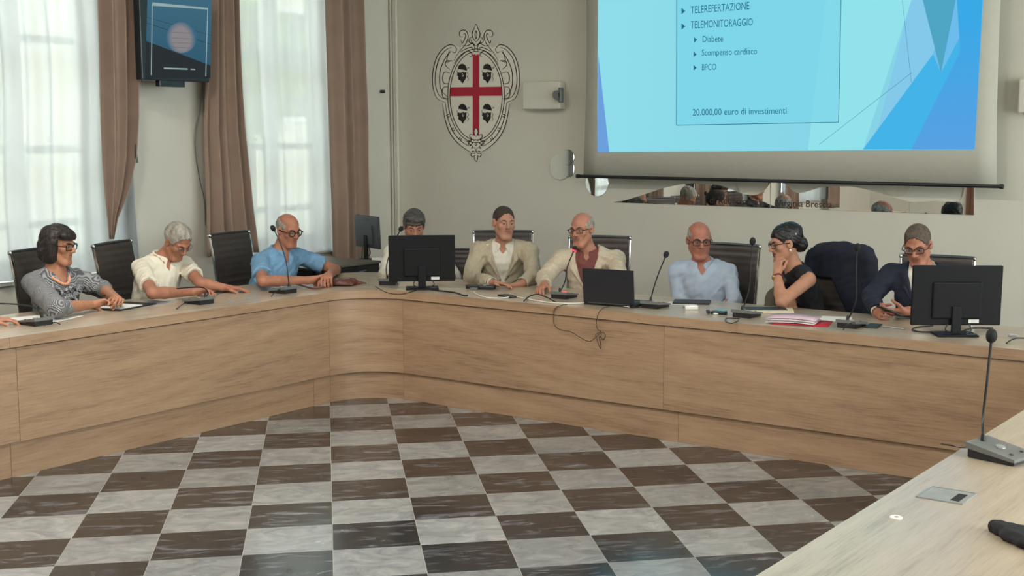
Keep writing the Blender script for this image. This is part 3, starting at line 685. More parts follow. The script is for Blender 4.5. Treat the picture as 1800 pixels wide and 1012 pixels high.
outl = [[(196, 546), (205, 610), (225, 690), (262, 755), (315, 805), (365, 835)], [(212, 540), (222, 610), (242, 680), (275, 738), (320, 780), (355, 800)],
        [(212, 540), (160, 512), (137, 435), (140, 345), (166, 262), (212, 210), (252, 198), (278, 222), (268, 246), (252, 238)],
        [(225, 525), (176, 500), (153, 430), (156, 350), (178, 275), (218, 226), (250, 214)], [(228, 510), (190, 470), (178, 420), (182, 350), (205, 290), (230, 250), (236, 230)],
        [(246, 235), (226, 262), (222, 300), (250, 290)], [(256, 296), (222, 292), (212, 318), (240, 345)], [(240, 365), (206, 362), (196, 395), (204, 425), (236, 428)], [(232, 448), (202, 450), (192, 480), (202, 512), (232, 514)],
        [(394, 75), (378, 112), (370, 140), (382, 168), (394, 182)], [(394, 112), (388, 138), (394, 165)], [(376, 150), (358, 158), (352, 180), (375, 192), (394, 205)], [(362, 165), (372, 185), (386, 196)],
        [(318, 150), (300, 148), (294, 130), (304, 114), (328, 112), (344, 130), (346, 160), (334, 190), (318, 212), (290, 245), (262, 292)], [(318, 140), (326, 130), (332, 142), (326, 165), (312, 190), (306, 172)],
        [(312, 200), (340, 205), (372, 190), (386, 214), (382, 240)], [(300, 240), (340, 220), (368, 214), (380, 235)], [(262, 310), (300, 262), (340, 236), (360, 240), (372, 262), (358, 268)],
        [(236, 610), (216, 616)], [(240, 622), (220, 628)], [(262, 690), (244, 700)], [(268, 702), (250, 712)], [(302, 744), (288, 758)], [(310, 752), (297, 766)],
        [(394, 690), (382, 712), (388, 735), (394, 742)], [(376, 735), (362, 728), (356, 742), (368, 756), (350, 770), (330, 768)], [(345, 770), (352, 795)], [(352, 770), (360, 798)],
        [(394, 760), (384, 768), (372, 760), (364, 772), (374, 782), (360, 792), (374, 800), (366, 812), (384, 808), (394, 822)], [(394, 783), (388, 788), (394, 796)],
        [(394, 822), (386, 842), (370, 840), (364, 852), (376, 862), (386, 852)], [(386, 856), (384, 872), (394, 892)], [(365, 835), (376, 828), (388, 834)]]
for p in outl: ribbon(lb, p, 2.5, 0.0034); ribbon(lb, mir(p), 2.5, 0.0034)
lb.build('emblem_outline', 'crest_black', cr)['kind'] = 'stuff'
def hz(x, y): return ((780 + x / 5.622 - 720) * 3.3735, (80 + y / 5.622 - 20) * 3.3735)
for ox, oy in ((0, 0), (247, 0), (2, 396), (245, 396)):
    cpoly('moor_head', [hz(x + ox, y + oy) for x, y in ((141, 232), (146, 202), (164, 184), (190, 180), (214, 194), (226, 222), (229, 250), (214, 244), (185, 238), (160, 232))], 'crest_black', 0.0034)
    cpoly('moor_head', [hz(x + ox, y + oy) for x, y in ((136, 268), (170, 270), (190, 258), (205, 268), (222, 262), (220, 322), (205, 345), (186, 376), (165, 345), (146, 338), (140, 318), (146, 308), (133, 296))], 'crest_black', 0.0034)
    wb = MB()
    ribbon(wb, [hz(x + ox, y + oy) for x, y in ((228, 240), (240, 215), (248, 225), (254, 208))], 1.4, 0.0036); ribbon(wb, [hz(x + ox, y + oy) for x, y in ((226, 262), (242, 285), (232, 310), (244, 330), (232, 352))], 1.5, 0.0036)
    ribbon(wb, [hz(x + ox, y + oy) for x, y in ((134, 240), (132, 262), (150, 268))], 1.3, 0.0036)
    wb.build('ribbon', 'crest_black', cr)['kind'] = 'stuff'
    eb = MB(); ribbon(eb, [hz(x + ox, y + oy) for x, y in ((190, 270), (182, 292), (192, 304), (198, 286))], 1.5, 0.0040); eb.build('earring', 'crest_white', cr)

# ================================================================== mirror frieze, discs and wall lights
def wq(px, py, off, org): return Vector(pt_y(px, py, YB - off)) - org
mo = Vector(pt_y(1390, 365, YB))
mf = thing('mirror_frieze', 'long wavy-topped mirror strip with lettering below the projection screen', 'mirror', tuple(mo))
topw = [(1077, 355.3), (1100, 352), (1118, 346), (1135.6, 340.6), (1164, 331), (1192, 324.6), (1215, 321.7), (1239.5, 322.7), (1266, 325.5), (1286.7, 333), (1305.6, 340.6), (1322.6, 343.86), (1337.7, 339.7), (1347, 332), (1354, 321), (1365, 318), (1380, 322), (1392, 334), (1403, 340), (1418.7, 336.7), (1440.7, 329.3), (1462.7, 327.6), (1494.5, 327.6), (1519, 331.8), (1555.6, 341.6), (1592, 352.6), (1604.5, 355), (1641, 353), (1680, 355), (1690, 350), (1694, 340), (1695, 330), (1713, 328.6), (1711, 377.8)]
def boty(px): return 355.3 + (px - 1077) / (1711 - 1077) * 22.5
for a, b in ((1077, 1353.5), (1355, 1597.5), (1599, 1712)):
    up = [(a, float(np.interp(a, [t[0] for t in topw[:-1]], [t[1] for t in topw[:-1]])))] + [t for t in topw[:-1] if a < t[0] < b] + ([(b, float(np.interp(b, [t[0] for t in topw[:-1]], [t[1] for t in topw[:-1]])))])
    n = 40; vs = []; fs = []
    for i in range(n + 1):
        x = a + (b - a) * i / n; y0 = float(np.interp(x, [u[0] for u in up], [u[1] for u in up])); y1 = boty(x) + 0.01
        y0 = min(y0, y1 - 0.05)
        for off in (0.0, 0.006): vs += [wq(x, y0, off, mo), wq(x, y1, off, mo)]
    for i in range(n):
        q = i * 4; r = q + 4; fs += [(q + 2, q + 3, r + 3, r + 2), (q, r, r + 1, q + 1), (q, q + 2, r + 2, r), (q + 1, r + 1, r + 3, q + 3)]
    fs += [(0, 1, 3, 2), (n * 4, n * 4 + 2, n * 4 + 3, n * 4 + 1)]
    MB().raw(vs, fs).build('mirror_panel', 'mirror', mf)
M['frieze_letters'] = mat('frieze_letters', '#3b1f1a', 0.6)
def wtext(body, px, py, px2, py2, hpx):
    a = wq(px, py, 0.0075, mo); b = wq(px2, py2, 0.0075, mo); d = b - a; cap = (wq(px, py, 0.0075, mo) - wq(px, py - hpx, 0.0075, mo)).length
    o = text_mesh('lettering', body, cap / 0.70, T3(*a) @ Ry(-math.atan2(d.z, d.x)) @ Rx(PI / 2), 'frieze_letters', mf)
    w = max(v.co.x for v in o.data.vertices) - min(v.co.x for v in o.data.vertices); k = abs(d.x) / w
    for v in o.data.vertices: v.co.x = a.x + (v.co.x - a.x) * k
wtext('di Roberto', 1247, 357, 1312, 359.5, 12); wtext('Virginia Brescia', 1364, 362, 1462, 365.5, 12)
def disc(px, py, rpx, m, label, name='mirror_disc', cat='mirror', off=0.006, group=None):
    c = Vector(pt_y(px, py, YB)); r = (Vector(pt_y(px + rpx, py, YB)) - c).length * 0.92
    o = MB().lathe([(0, 0), (r, 0), (r, off - 0.001), (r - 0.002, off), (0, off)], 40, M4=Rx(PI / 2)).build(name, m, loc=c)
    return tag(o, label, cat, group)
disc(985, 293, 21, 'mirror', 'larger round mirror disc left of the projection screen bar')
disc(999, 276, 12.5, 'mirror', 'small round mirror disc overlapping the top of the larger disc', off=0.010)
disc(1000, 297, 12.5, 'mirror', 'small round mirror disc overlapping the side of the larger disc', off=0.009)
disc(1050, 321, 22, 'mirror', 'round mirror disc peeking out under the end of the screen bar')
M['clear_disc'] = mat('pale_disc', '#c9c3b2', 0.25, var=0.02)
disc(1322, 318, 30, 'clear_disc', 'pale disc on the wall dipping into the first wave of the mirror strip', 'wall_disc', 'disc', off=0.005)
disc(1576, 316, 31, 'clear_disc', 'pale disc on the wall above the falling wave of the mirror strip', 'wall_disc', 'disc', off=0.005)
def sconce(px, label):
    c = Vector(pt_y(px, 168, YB)); s = thing('wall_light', label, 'wall light', (c.x, YB, c.z))
    MB().box((-0.08, -0.05, 0), (0.40, 0.10, 0.24), bev=0.012).build('shade', 'plaster', s)
    MB().prism([(0.02 + 0.04 * math.cos(a), 0.04 * math.sin(a)) for a in [2 * PI * k / 20 for k in range(20)]], 0, 0.05, M4=T3(0.10, -0.10, 0.0) @ Rx(PI / 2)).build('spot_lens', 'grey', s, smooth=True)
    MB().box((0.155, -0.125, 0), (0.035, 0.05, 0.13), bev=0.01).build('spot_bracket', 'grey', s)
sconce(975, 'white box wall light with a grey spot, between emblem and screen'); sconce(1868, 'white box wall light on the far side of the projection screen')
# ================================================================== outside the windows, added fill lamps on the unseen ceiling
M['grass'] = mat('courtyard_ground', '#8f8a6f', 0.9); M['facade'] = mat('pale_facade', '#d9d2bd', 0.9, var=0.05, scale=1.5); M['leaf'] = mat('leaves', '#8aa05c', 0.6, var=0.3, scale=8); M['bark'] = mat('bark', '#5c4a38', 0.9)
o = MB().box((-9, -3, -0.06), (14, 34, 0.10)).build('ground', 'grass'); struct(o)
fb = thing('courtyard_building', 'pale sunlit building across the courtyard, seen through the sheers', 'building', (-11.5, 2, 0))
MB().box((0, 0, 3.5), (1.0, 24, 7.0)).build('wall', 'facade', fb)
for k in range(5):
    wd = MB().box((0.5, -8 + 4 * k, 3.0), (0.06, 1.1, 2.0)).build('window', 'white_paint', fb); MB().box((0.54, -8 + 4 * k, 3.0), (0.02, 0.9, 1.8)).build('pane', 'dgrey', wd)
def tree(x, y, h, r, seed, label):
    rn = random.Random(seed); t = thing('tree', label, 'tree', (x, y, 0), group='courtyard trees')
    MB().tube([(0, 0, 0), (0.05, 0.03, h * 0.4), (0, 0.1, h * 0.8)], [0.14, 0.10, 0.05], 8).build('trunk', 'bark', t, smooth=True)
    lf = MB()
    for _ in range(900):
        a, b = rn.uniform(0, 6.28), math.acos(rn.uniform(-1, 1)); q = r * rn.random() ** 0.4
        c = Vector((q * math.sin(b) * math.cos(a), q * math.sin(b) * math.sin(a), h * 0.75 + 1.2 * q * math.cos(b)))
        u = Vector((rn.gauss(0, 1), rn.gauss(0, 1), rn.gauss(0, 1))).normalized() * 0.11; w = u.orthogonal().normalized() * 0.07
        lf.raw([c - u, c + w, c + u, c - w], [(0, 1, 2, 3)])
    cr_ = lf.build('crown', 'leaf', t); cr_['kind'] = 'stuff'
tree(-6.4, 0.6, 3.3, 0.8, 1, 'leafy courtyard tree outside the first window'); tree(-7.5, 5.6, 3.6, 0.9, 2, 'leafy courtyard tree outside the second window')
M['fill_diffuser'] = emit('fill_diffuser', '#fff0d8', 1.2)
for k, (x, y) in enumerate(((0.6, -3.0), (2.9, -3.0), (0.6, -6.8), (2.9, -6.8), (8.8, -3.0), (8.8, -6.8))):  # invented lamps, out of view, put in to brighten the room
    cl = thing('fill_lamp', 'flat square lamp added out of view as fill light, with a white diffuser', 'fill lamp', (x, y, ZC), group='added fill lamps')
    MB().box((0, 0, -0.03), (0.64, 0.64, 0.06), bev=0.006).build('frame', 'white_paint', cl); MB().box((0, 0, -0.062), (0.56, 0.56, 0.004)).build('diffuser', 'fill_diffuser', cl)
    d = bpy.data.lights.new('fill_lamp_light', 'AREA'); d.size = 0.56; d.energy = FILL_LAMP_W; d.color = (1.0, 0.96, 0.90)
    lo_ = bpy.data.objects.new('fill_lamp_light', d); C.objects.link(lo_); lo_.location = (x, y, ZC - 0.07)

# side cabinet in the corner behind the desk
M['cab_top'] = mat('cabinet_top_grey', '#5d5850', 0.35); 
cb = thing('side_cabinet', 'low black cabinet with a grey top in the corner behind the bald man in blue', 'cabinet', (-1.2, 0.95, 0))
MB().box((0, -0.21, 0.405), (0.62, 0.76, 0.80), bev=0.004).build('body', 'black', cb)
MB().box((0, -0.21, 0.815), (0.64, 0.78, 0.02), bev=0.003).build('top', 'cab_top', cb)
dp = MB().box((0.318, -0.21, 0.62), (0.016, 0.72, 0.34), bev=0.003).build('drawer', 'black', cb)
MB().tube([(0.33, -0.13, 0.755), (0.35, -0.13, 0.755), (0.35, -0.03, 0.765), (0.33, -0.03, 0.765)], 0.005, 8).build('handle', 'grey', dp, smooth=True)
tag(MB().box((0, 0, 0.003), (0.21, 0.30, 0.006), M4=Rz(0.2)).build('paper_sheet', 'paper', loc=(-1.34, 0.60, 0.825)), 'stack of white paper on the grey cabinet top by the window', 'paper')
sd = thing('side_table', 'narrow white table carrying the spare monitor in the corner', 'table', (-1.2, 1.62, 0))
MB().box((0, 0, 0.745), (0.7, 0.52, 0.03), bev=0.003).build('table_top', 'paper', sd)
for a in (-1, 1):
    for b in (-1, 1): MB().box((a * 0.32, b * 0.23, 0.365), (0.04, 0.04, 0.73)).build('leg', 'grey', sd)

# ================================================================== office chairs
def make_chair(label):
    t = thing('office_chair', label, 'chair', group='ribbed leather office chairs')
    def panel(p, n_rib, th, width, name):
        """ribbed sling: profile p (list of x,z) swept across Y"""
        ps_ = smooth_path([(a, 0, b) for a, b in p], 14); ln = [0]
        for a, b in zip(ps_[:-1], ps_[1:]): ln.append(ln[-1] + (b - a).length)
        vs = []; fs = []; nw = 6; n = len(ps_)
        for i, c in enumerate(ps_):
            tg = (ps_[min(i + 1, n - 1)] - ps_[max(i - 1, 0)]).normalized(); nm = Vector((tg.z, 0, -tg.x))
            rib = abs(math.sin(PI * n_rib * ln[i] / ln[-1])) ** 0.5
            for sd_ in (1, -1):
                for j in range(nw + 1):
                    u = j / nw * 2 - 1; dish = 0.018 * (u * u) if sd_ else 0
                    vs.append(c + nm * sd_ * (th * (0.45 + 0.55 * rib)) * (1 - 0.6 * abs(u) ** 8) + Vector((0.018 * u * u, u * width / 2, 0)))
        st = 2 * (nw + 1)
        for i in range(n - 1):
            for j in range(nw): a = i * st + j; fs.append((a, a + 1, a + st + 1, a + st)); b = a + nw + 1; fs.append((b, b + st, b + st + 1, b + 1))
            a = i * st; fs += [(a, a + st, a + st + nw + 1, a + nw + 1), (a + nw, a + 2 * nw + 1, a + st + 2 * nw + 1, a + st + nw)]
        for i in (0, n - 1):
            for j in range(nw): a = i * st + j; fs.append((a, a + 1, a + nw + 2, a + nw + 1))
        MB().raw(vs, fs).build(name, 'leather', t, smooth=True, auto=60)
    bp = [(-0.17, 0.45), (-0.215, 0.52), (-0.245, 0.72), (-0.275, 0.95), (-0.30, 1.10)]
    panel(bp, 14, 0.014, 0.44, 'backrest'); panel([(0.23, 0.44), (0.20, 0.455), (0.0, 0.445), (-0.17, 0.45)], 9, 0.018, 0.46, 'seat')
    for s in (-1, 1):
        MB().tube(smooth_path([(0.24, s * 0.235, 0.435), (0.0, s * 0.235, 0.44), (-0.16, s * 0.235, 0.445), (-0.21, s * 0.232, 0.53), (-0.235, s * 0.23, 0.72), (-0.265, s * 0.23, 0.95), (-0.292, s * 0.23, 1.095)], 4), 0.010, 8).build('side_rail', 'chrome', t, smooth=True)
        MB().ball((-0.292, s * 0.232, 1.10), (0.017, 0.012, 0.017)).build('rail_cap', 'chrome', t, smooth=True)
        MB().tube(smooth_path([(0.05, s * 0.245, 0.44), (0.07, s * 0.27, 0.55), (0.03, s * 0.28, 0.655), (-0.12, s * 0.28, 0.665), (-0.235, s * 0.245, 0.68)], 5), 0.011, 8).build('armrest', 'black', t, smooth=True)
    MB().tube([(-0.296, -0.235, 1.105), (-0.300, 0, 1.108), (-0.296, 0.235, 1.105)], 0.011, 8).build('top_rail', 'dgrey', t, smooth=True)
    MB().lathe([(0.03, 0.10), (0.03, 0.30), (0.022, 0.30), (0.022, 0.40), (0.06, 0.42)], 16).build('column', 'chrome', t, smooth=True)
    for k in range(5):
        a = 2 * PI * k / 5 + 0.3; MB().tube([(0, 0, 0.12), (0.15 * math.cos(a), 0.15 * math.sin(a), 0.10), (0.29 * math.cos(a), 0.29 * math.sin(a), 0.075)], [0.028, 0.022, 0.016], 8).build('base_spoke', 'chrome', t, smooth=True)
        MB().tube([(0.29 * math.cos(a) - 0.02 * math.sin(a), 0.29 * math.sin(a) + 0.02 * math.cos(a), 0.0305), (0.29 * math.cos(a) + 0.02 * math.sin(a), 0.29 * math.sin(a) - 0.02 * math.cos(a), 0.0305)], 0.03, 14).build('caster', 'black', t, smooth=True)
    return t
CH = [((-1.03, -1.65), 14, 'ribbed leather office chair of the woman in the grey ruffled blouse'),
      ((-1.05, -1.02), 21, 'ribbed leather office chair of the man in the white polo shirt'),
      ((-1.05, -0.01), 10, 'ribbed leather office chair of the bald man in the blue shirt'),
      ((-0.16, 1.16), -62, 'ribbed leather office chair of the man behind the corner monitor'),
      ((0.42, 1.09), -52, 'ribbed leather office chair of the man in beige jacket and white shirt'),
      ((1.25, 1.08), -66, 'ribbed leather office chair of the man in beige jacket at the laptop'),
      ((2.25, 1.05), -86, 'ribbed leather office chair of the man in the pale blue shirt'),
      ((3.04, 1.05), -95, 'ribbed leather office chair with a dark jacket hung over its back'),
      ((3.78, 1.06), -80, 'ribbed leather office chair of the man in the navy suit'),
      ((-1.03, -2.98), 0, 'ribbed leather office chair of the person in dark clothes')]
ch0 = None; CHAIRS = []
for (x, y), a, lb in CH:
    if ch0 is None: ch0 = make_chair(lb); c = ch0
    else: c = copy_tree(ch0); c['label'] = lb
    c.location = (x, y, 0); c.rotation_euler = (0, 0, math.radians(a)); CHAIRS.append(c)
CHAIRS[3].scale = (1, 1, 0.84)
# ================================================================== figures: smooth implicit surfaces turned into one continuous mesh
class Field:
    def __init__(s, lo, hi, h):
        s.h = h; s.lo = np.array(lo, float); n = np.ceil((np.array(hi) - s.lo) / h).astype(int) + 1
        s.ax = [(s.lo[i] + h * np.arange(n[i])).astype(np.float32) for i in range(3)]
        s.d = np.full(n, 0.5, np.float32); s.best = np.full(n, 9.0, np.float32); s.id = np.zeros(n, np.int8)
    def _sl(s, lo, hi):
        out = []
        for i in range(3):
            a = max(0, int((lo[i] - s.lo[i]) / s.h) - 1); b = min(s.d.shape[i], int((hi[i] - s.lo[i]) / s.h) + 3)
            if b <= a: return None
            out.append(slice(a, b))
        return tuple(out)
    def _p(s, sl): return s.ax[0][sl[0]][:, None, None], s.ax[1][sl[1]][None, :, None], s.ax[2][sl[2]][None, None, :]
    def _mix(s, sl, q, k, mid, sub):
        d = s.d[sl]
        if sub:
            hh = np.clip(0.5 - 0.5 * (d + q) / k, 0, 1); s.d[sl] = d + (-q - d) * hh + k * hh * (1 - hh)
        else:
            hh = np.clip(0.5 + 0.5 * (d - q) / k, 0, 1); s.d[sl] = d + (q - d) * hh - k * hh * (1 - hh)
            b = s.best[sl]; m = q < b; b[m] = q[m]; s.id[sl][m] = mid
    def cap(s, a, b, ra, rb=None, k=0.01, mid=0, sub=False):
        a = np.array(a, float); b = np.array(b, float); rb = ra if rb is None else rb; R = max(ra, rb) + k + 3 * s.h
        sl = s._sl(np.minimum(a, b) - R, np.maximum(a, b) + R)
        if sl is None: return s
        x, y, z = s._p(sl); ba = b - a; L2 = max(ba @ ba, 1e-9)
        t = np.clip(((x - a[0]) * ba[0] + (y - a[1]) * ba[1] + (z - a[2]) * ba[2]) / L2, 0, 1)
        q = np.sqrt((x - a[0] - t * ba[0]) ** 2 + (y - a[1] - t * ba[1]) ** 2 + (z - a[2] - t * ba[2]) ** 2) - (ra + (rb - ra) * t)
        s._mix(sl, q.astype(np.float32), k, mid, sub); return s
    def ell(s, c, r, R=None, k=0.01, mid=0, sub=False):
        c = np.array(c, float); r = np.array(r, float); m = max(r) + k + 3 * s.h
        sl = s._sl(c - m, c + m)
        if sl is None: return s
        x, y, z = s._p(sl); x, y, z = x - c[0], y - c[1], z - c[2]
        if R is not None:
            R = np.array(R); x, y, z = (R[0, 0] * x + R[1, 0] * y + R[2, 0] * z, R[0, 1] * x + R[1, 1] * y + R[2, 1] * z, R[0, 2] * x + R[1, 2] * y + R[2, 2] * z)
        k0 = np.sqrt((x / r[0]) ** 2 + (y / r[1]) ** 2 + (z / r[2]) ** 2) + 1e-6
        k1 = np.sqrt((x / r[0] ** 2) ** 2 + (y / r[1] ** 2) ** 2 + (z / r[2] ** 2) ** 2) + 1e-6
        s._mix(sl, (k0 * (k0 - 1) / k1).astype(np.float32), k, mid, sub); return s
    def carve(s, fn):
        """remove where fn(x,y,z) < 0"""
        x, y, z = s._p((slice(None),) * 3); q = fn(x, y, z); s.d = np.maximum(s.d, -q).astype(np.float32); return s
    def ripple(s, amp, wl, seed):
        rg = np.random.RandomState(seed); x, y, z = s._p((slice(None),) * 3); w = 0
        for i in range(5):
            v = rg.normal(size=3); v /= np.linalg.norm(v); f = 2 * PI / (wl * (0.6 + 0.28 * i)); ph = rg.uniform(0, 6.28)
            w = w + np.sin(f * (v[0] * x + v[1] * y + v[2] * z) + ph + 1.5 * np.sin(f * 0.6 * (v[1] * x - v[0] * y + 0.5 * z)))
        s.d = (s.d + amp * w / 3).astype(np.float32); return s
    def mesh(s):
        d = s.d; ins = d < 0; nx, ny, nz = d.shape
        c = np.zeros((nx - 1, ny - 1, nz - 1), np.int8)
        for i in (0, 1):
            for j in (0, 1):
                for k in (0, 1): c += ins[i:nx - 1 + i, j:ny - 1 + j, k:nz - 1 + k]
        act = np.argwhere((c > 0) & (c < 8)); n = len(act)
        idx = np.full(c.shape, -1, np.int32); idx[act[:, 0], act[:, 1], act[:, 2]] = np.arange(n)
        acc = np.zeros((n, 3)); cnt = np.zeros(n)
        cor = [(i, j, k) for i in (0, 1) for j in (0, 1) for k in (0, 1)]
        val = {q: d[act[:, 0] + q[0], act[:, 1] + q[1], act[:, 2] + q[2]] for q in cor}
        for a in cor:
            for ax in range(3):
                if a[ax]: continue
                b = list(a); b[ax] = 1; b = tuple(b); va, vb = val[a], val[b]; m = (va < 0) != (vb < 0)
                t = np.where(m, va / np.where(m, va - vb, 1), 0); p = np.zeros((n, 3)); p[:] = a; p[:, ax] = t
                acc[m] += p[m]; cnt[m] += 1
        V = s.lo + (act + acc / cnt[:, None]) * s.h
        ids = s.id[act[:, 0], act[:, 1], act[:, 2]]
        quads = []
        for ax in range(3):
            u, w = [(1, 2), (2, 0), (0, 1)][ax]
            A = [slice(1, -1)] * 3; A[ax] = slice(0, -1); B = [slice(1, -1)] * 3; B[ax] = slice(1, None)
            a, b = ins[tuple(A)], ins[tuple(B)]; e = np.argwhere(a != b)
            if not len(e): continue
            base = e.copy(); base[:, u] += 1; base[:, w] += 1
            def cell(du, dw): q = base.copy(); q[:, u] -= du; q[:, w] -= dw; return idx[q[:, 0], q[:, 1], q[:, 2]]
            q = np.stack([cell(1, 1), cell(0, 1), cell(0, 0), cell(1, 0)], 1)
            fl = ~a[e[:, 0], e[:, 1], e[:, 2]]; q[fl] = q[fl][:, ::-1]; quads.append(q)
        Q = np.concatenate(quads); Q = Q[(Q >= 0).all(1)]
        return V, Q, ids[Q[:, 0]]
    def build(s, name, mats, parent, org=(0, 0, 0), R=None, T=None):
        V, Q, ids = s.mesh()
        if R is not None: V = V @ np.array(R).T + np.array(T)
        V = V - np.array(org)
        me = bpy.data.meshes.new(name); me.vertices.add(len(V)); me.vertices.foreach_set('co', V.astype(np.float32).ravel())
        me.loops.add(len(Q) * 4); me.loops.foreach_set('vertex_index', Q.astype(np.int32).ravel())
        me.polygons.add(len(Q)); me.polygons.foreach_set('loop_start', (np.arange(len(Q)) * 4).astype(np.int32))
        for m in mats: me.materials.append(M[m] if isinstance(m, str) else m)
        if len(mats) > 1: me.polygons.foreach_set('material_index', np.clip(ids, 0, len(mats) - 1).astype(np.int32))
        me.polygons.foreach_set('use_smooth', np.ones(len(Q), bool)); me.update(calc_edges=True); me.validate()
        o = bpy.data.objects.new(name, me); C.objects.link(o); o.parent = parent; return o

def unit(v): v = np.array(v, float); return v / (np.linalg.norm(v) + 1e-12)
def head_rot(yaw, pitch, roll):
    """columns: right, forward, up of the head; yaw = world heading in degrees, pitch > 0 looks down, roll > 0 tilts to its right"""
    a, p, r = math.radians(yaw), math.radians(pitch), math.radians(roll)
    f = np.array([math.cos(a) * math.cos(p), math.sin(a) * math.cos(p), -math.sin(p)]); rt = np.array([math.sin(a), -math.cos(a), 0]); up = np.cross(rt, f)
    rt2 = rt * math.cos(r) - up * math.sin(r); up2 = rt * math.sin(r) + up * math.cos(r)
    return np.stack([rt2, f, up2], 1)
HW = 1.0
def head_prims(Fd, c, R, jaw=1.0, nose=1.0):
    """adult head, ears at z=0 in its own frame"""
    W = lambda p: np.array(c) + R @ np.array(p)
    Fd.ell(W((0, -0.016, 0.036)), (0.0745, 0.094, 0.081), R, 0.02)
    Fd.ell(W((0, 0.022, -0.035)), (0.062 * jaw, 0.066, 0.082), R, 0.03)
    Fd.cap(W((-0.018, 0.063, -0.108)), W((0.018, 0.063, -0.108)), 0.021, k=0.025)
    for sx in (-1, 1):
        Fd.cap(W((sx * 0.053 * jaw, 0.000, -0.055)), W((sx * 0.024, 0.055, -0.104)), 0.018, 0.016, k=0.025)
        Fd.cap(W((sx * 0.014, 0.081, 0.022)), W((sx * 0.048, 0.066, 0.020)), 0.010, 0.009, k=0.012)
        Fd.ell(W((sx * 0.044, 0.058, -0.022)), (0.022, 0.018, 0.019), R, 0.018)
        Fd.ell(W((sx * 0.031, 0.094, 0.003)), (0.017, 0.016, 0.011), R, 0.010, sub=True)
        Fd.ell(W((sx * 0.031, 0.0715, 0.0065)), (0.0150, 0.0135, 0.0120), R, 0.004)
    Fd.cap(W((0, 0.083, 0.016)), W((0, 0.105 * nose, -0.026)), 0.0075, 0.012, k=0.010)
    for sx in (-1, 1): Fd.ell(W((sx * 0.0125, 0.094, -0.031)), (0.0085, 0.011, 0.008), R, 0.007)
    Fd.ell(W((0, 0.068, -0.064)), (0.030, 0.017, 0.024), R, 0.014)
    Fd.ell(W((0, 0.0815, -0.0595)), (0.019, 0.0062, 0.0040), R, 0.004, mid=1)
    Fd.ell(W((0, 0.0805, -0.0690)), (0.016, 0.0066, 0.0048), R, 0.004, mid=1)
    Fd.cap(W((-0.020, 0.0885, -0.0642)), W((0.020, 0.0885, -0.0642)), 0.0030, k=0.003, sub=True)
    for sx in (-1, 1):
        Re = R @ np.array([[math.cos(sx * 0.35), -math.sin(sx * 0.35), 0], [math.sin(sx * 0.35), math.cos(sx * 0.35), 0], [0, 0, 1]])
        Fd.ell(W((sx * 0.079, -0.006, -0.004)), (0.0085, 0.020, 0.032), Re, 0.006)
        Fd.ell(W((sx * 0.086, 0.000, -0.002)), (0.006, 0.010, 0.018), Re, 0.004, sub=True)
def hand_prims(Fd, w, f, n, t, curl=(0.35, 0.4, 0.45, 0.5), spread=0.05, thumb=0.5, sc=1.0, mid=0):
    """palm, four unequal jointed fingers and a thumb; f forward, n out of the palm, t towards the thumb"""
    w = np.array(w, float); f = unit(f); n = unit(n - f * (np.array(n) @ f)); tt = np.cross(f, n); t = tt if tt @ np.array(t) > 0 else -tt
    kn = [(0.031, 0.088), (0.011, 0.093), (-0.009, 0.089), (-0.028, 0.080)]; ln = [0.072, 0.082, 0.076, 0.060]; rd = [0.0090, 0.0093, 0.0088, 0.0078]
    for i, (lt, lf) in enumerate(kn):
        k0 = w + (f * lf + t * lt - n * 0.004) * sc
        Fd.cap(w + (f * 0.012 + t * lt * 0.55) * sc, k0, 0.0165 * sc, 0.0115 * sc, k=0.010, mid=mid)
        p = k0; ang = 0.0; dirs = unit(f + t * spread * (1.2 - i) * 1.0)
        for seg, c in zip((0.46, 0.31, 0.25), (0.8, 1.15, 0.9)):
            ang += curl[i] * c; dv = dirs * math.cos(ang) + n * math.sin(ang); q = p + dv * ln[i] * seg * sc
            Fd.cap(p, q, rd[i] * sc * (1 if seg > 0.4 else 0.93), rd[i] * sc * 0.9, k=0.003, mid=mid); p = q
    b0 = w + (f * 0.022 + t * 0.026) * sc; d1 = unit(f * 0.75 + t * 0.75 + n * thumb); b1 = b0 + d1 * 0.040 * sc
    Fd.cap(b0, b1, 0.015 * sc, 0.0115 * sc, k=0.010, mid=mid)
    d2 = unit(f * 1.0 + t * 0.25 + n * thumb * 1.1); b2 = b1 + d2 * 0.030 * sc; Fd.cap(b1, b2, 0.0108 * sc, 0.0095 * sc, k=0.004, mid=mid)
    Fd.cap(b2, b2 + unit(d2 + n * 0.2) * 0.022 * sc, 0.0098 * sc, 0.0075 * sc, k=0.003, mid=mid)
    Fd.cap(w - f * 0.02, w + f * 0.03 * sc, 0.024 * sc, 0.021 * sc, k=0.015, mid=mid)

def skin(name, c): return mat(name, c, 0.55, var=0.10, scale=25, bump=0.03, bscale=220, spec=0.35)
M['lips'] = mat('lips', '#8d594d', 0.5)
M['eye_white'] = mat('eye_white', '#8f877d', 0.25, var=0.02); M['iris'] = mat('iris', '#1f1713', 0.2)
M['rim_black'] = mat('spectacle_black', '#14120f', 0.35); M['rim_metal'] = mat('spectacle_metal', '#7d766c', 0.3, metal=0.8)
def lens_mat():
    m, N, L, b = new_mat('spectacle_lens'); N.remove(b)
    t = N.new('ShaderNodeBsdfTransparent'); t.inputs['Color'].default_value = (0.9, 0.92, 0.93, 1); g = N.new('ShaderNodeBsdfGlossy'); g.inputs['Roughness'].default_value = 0.05
    mx = N.new('ShaderNodeMixShader'); mx.inputs['Fac'].default_value = 0.10; L.new(t.outputs[0], mx.inputs[1]); L.new(g.outputs[0], mx.inputs[2]); L.new(mx.outputs[0], N['Material Output'].inputs['Surface'])
    return m
M['lens'] = lens_mat()

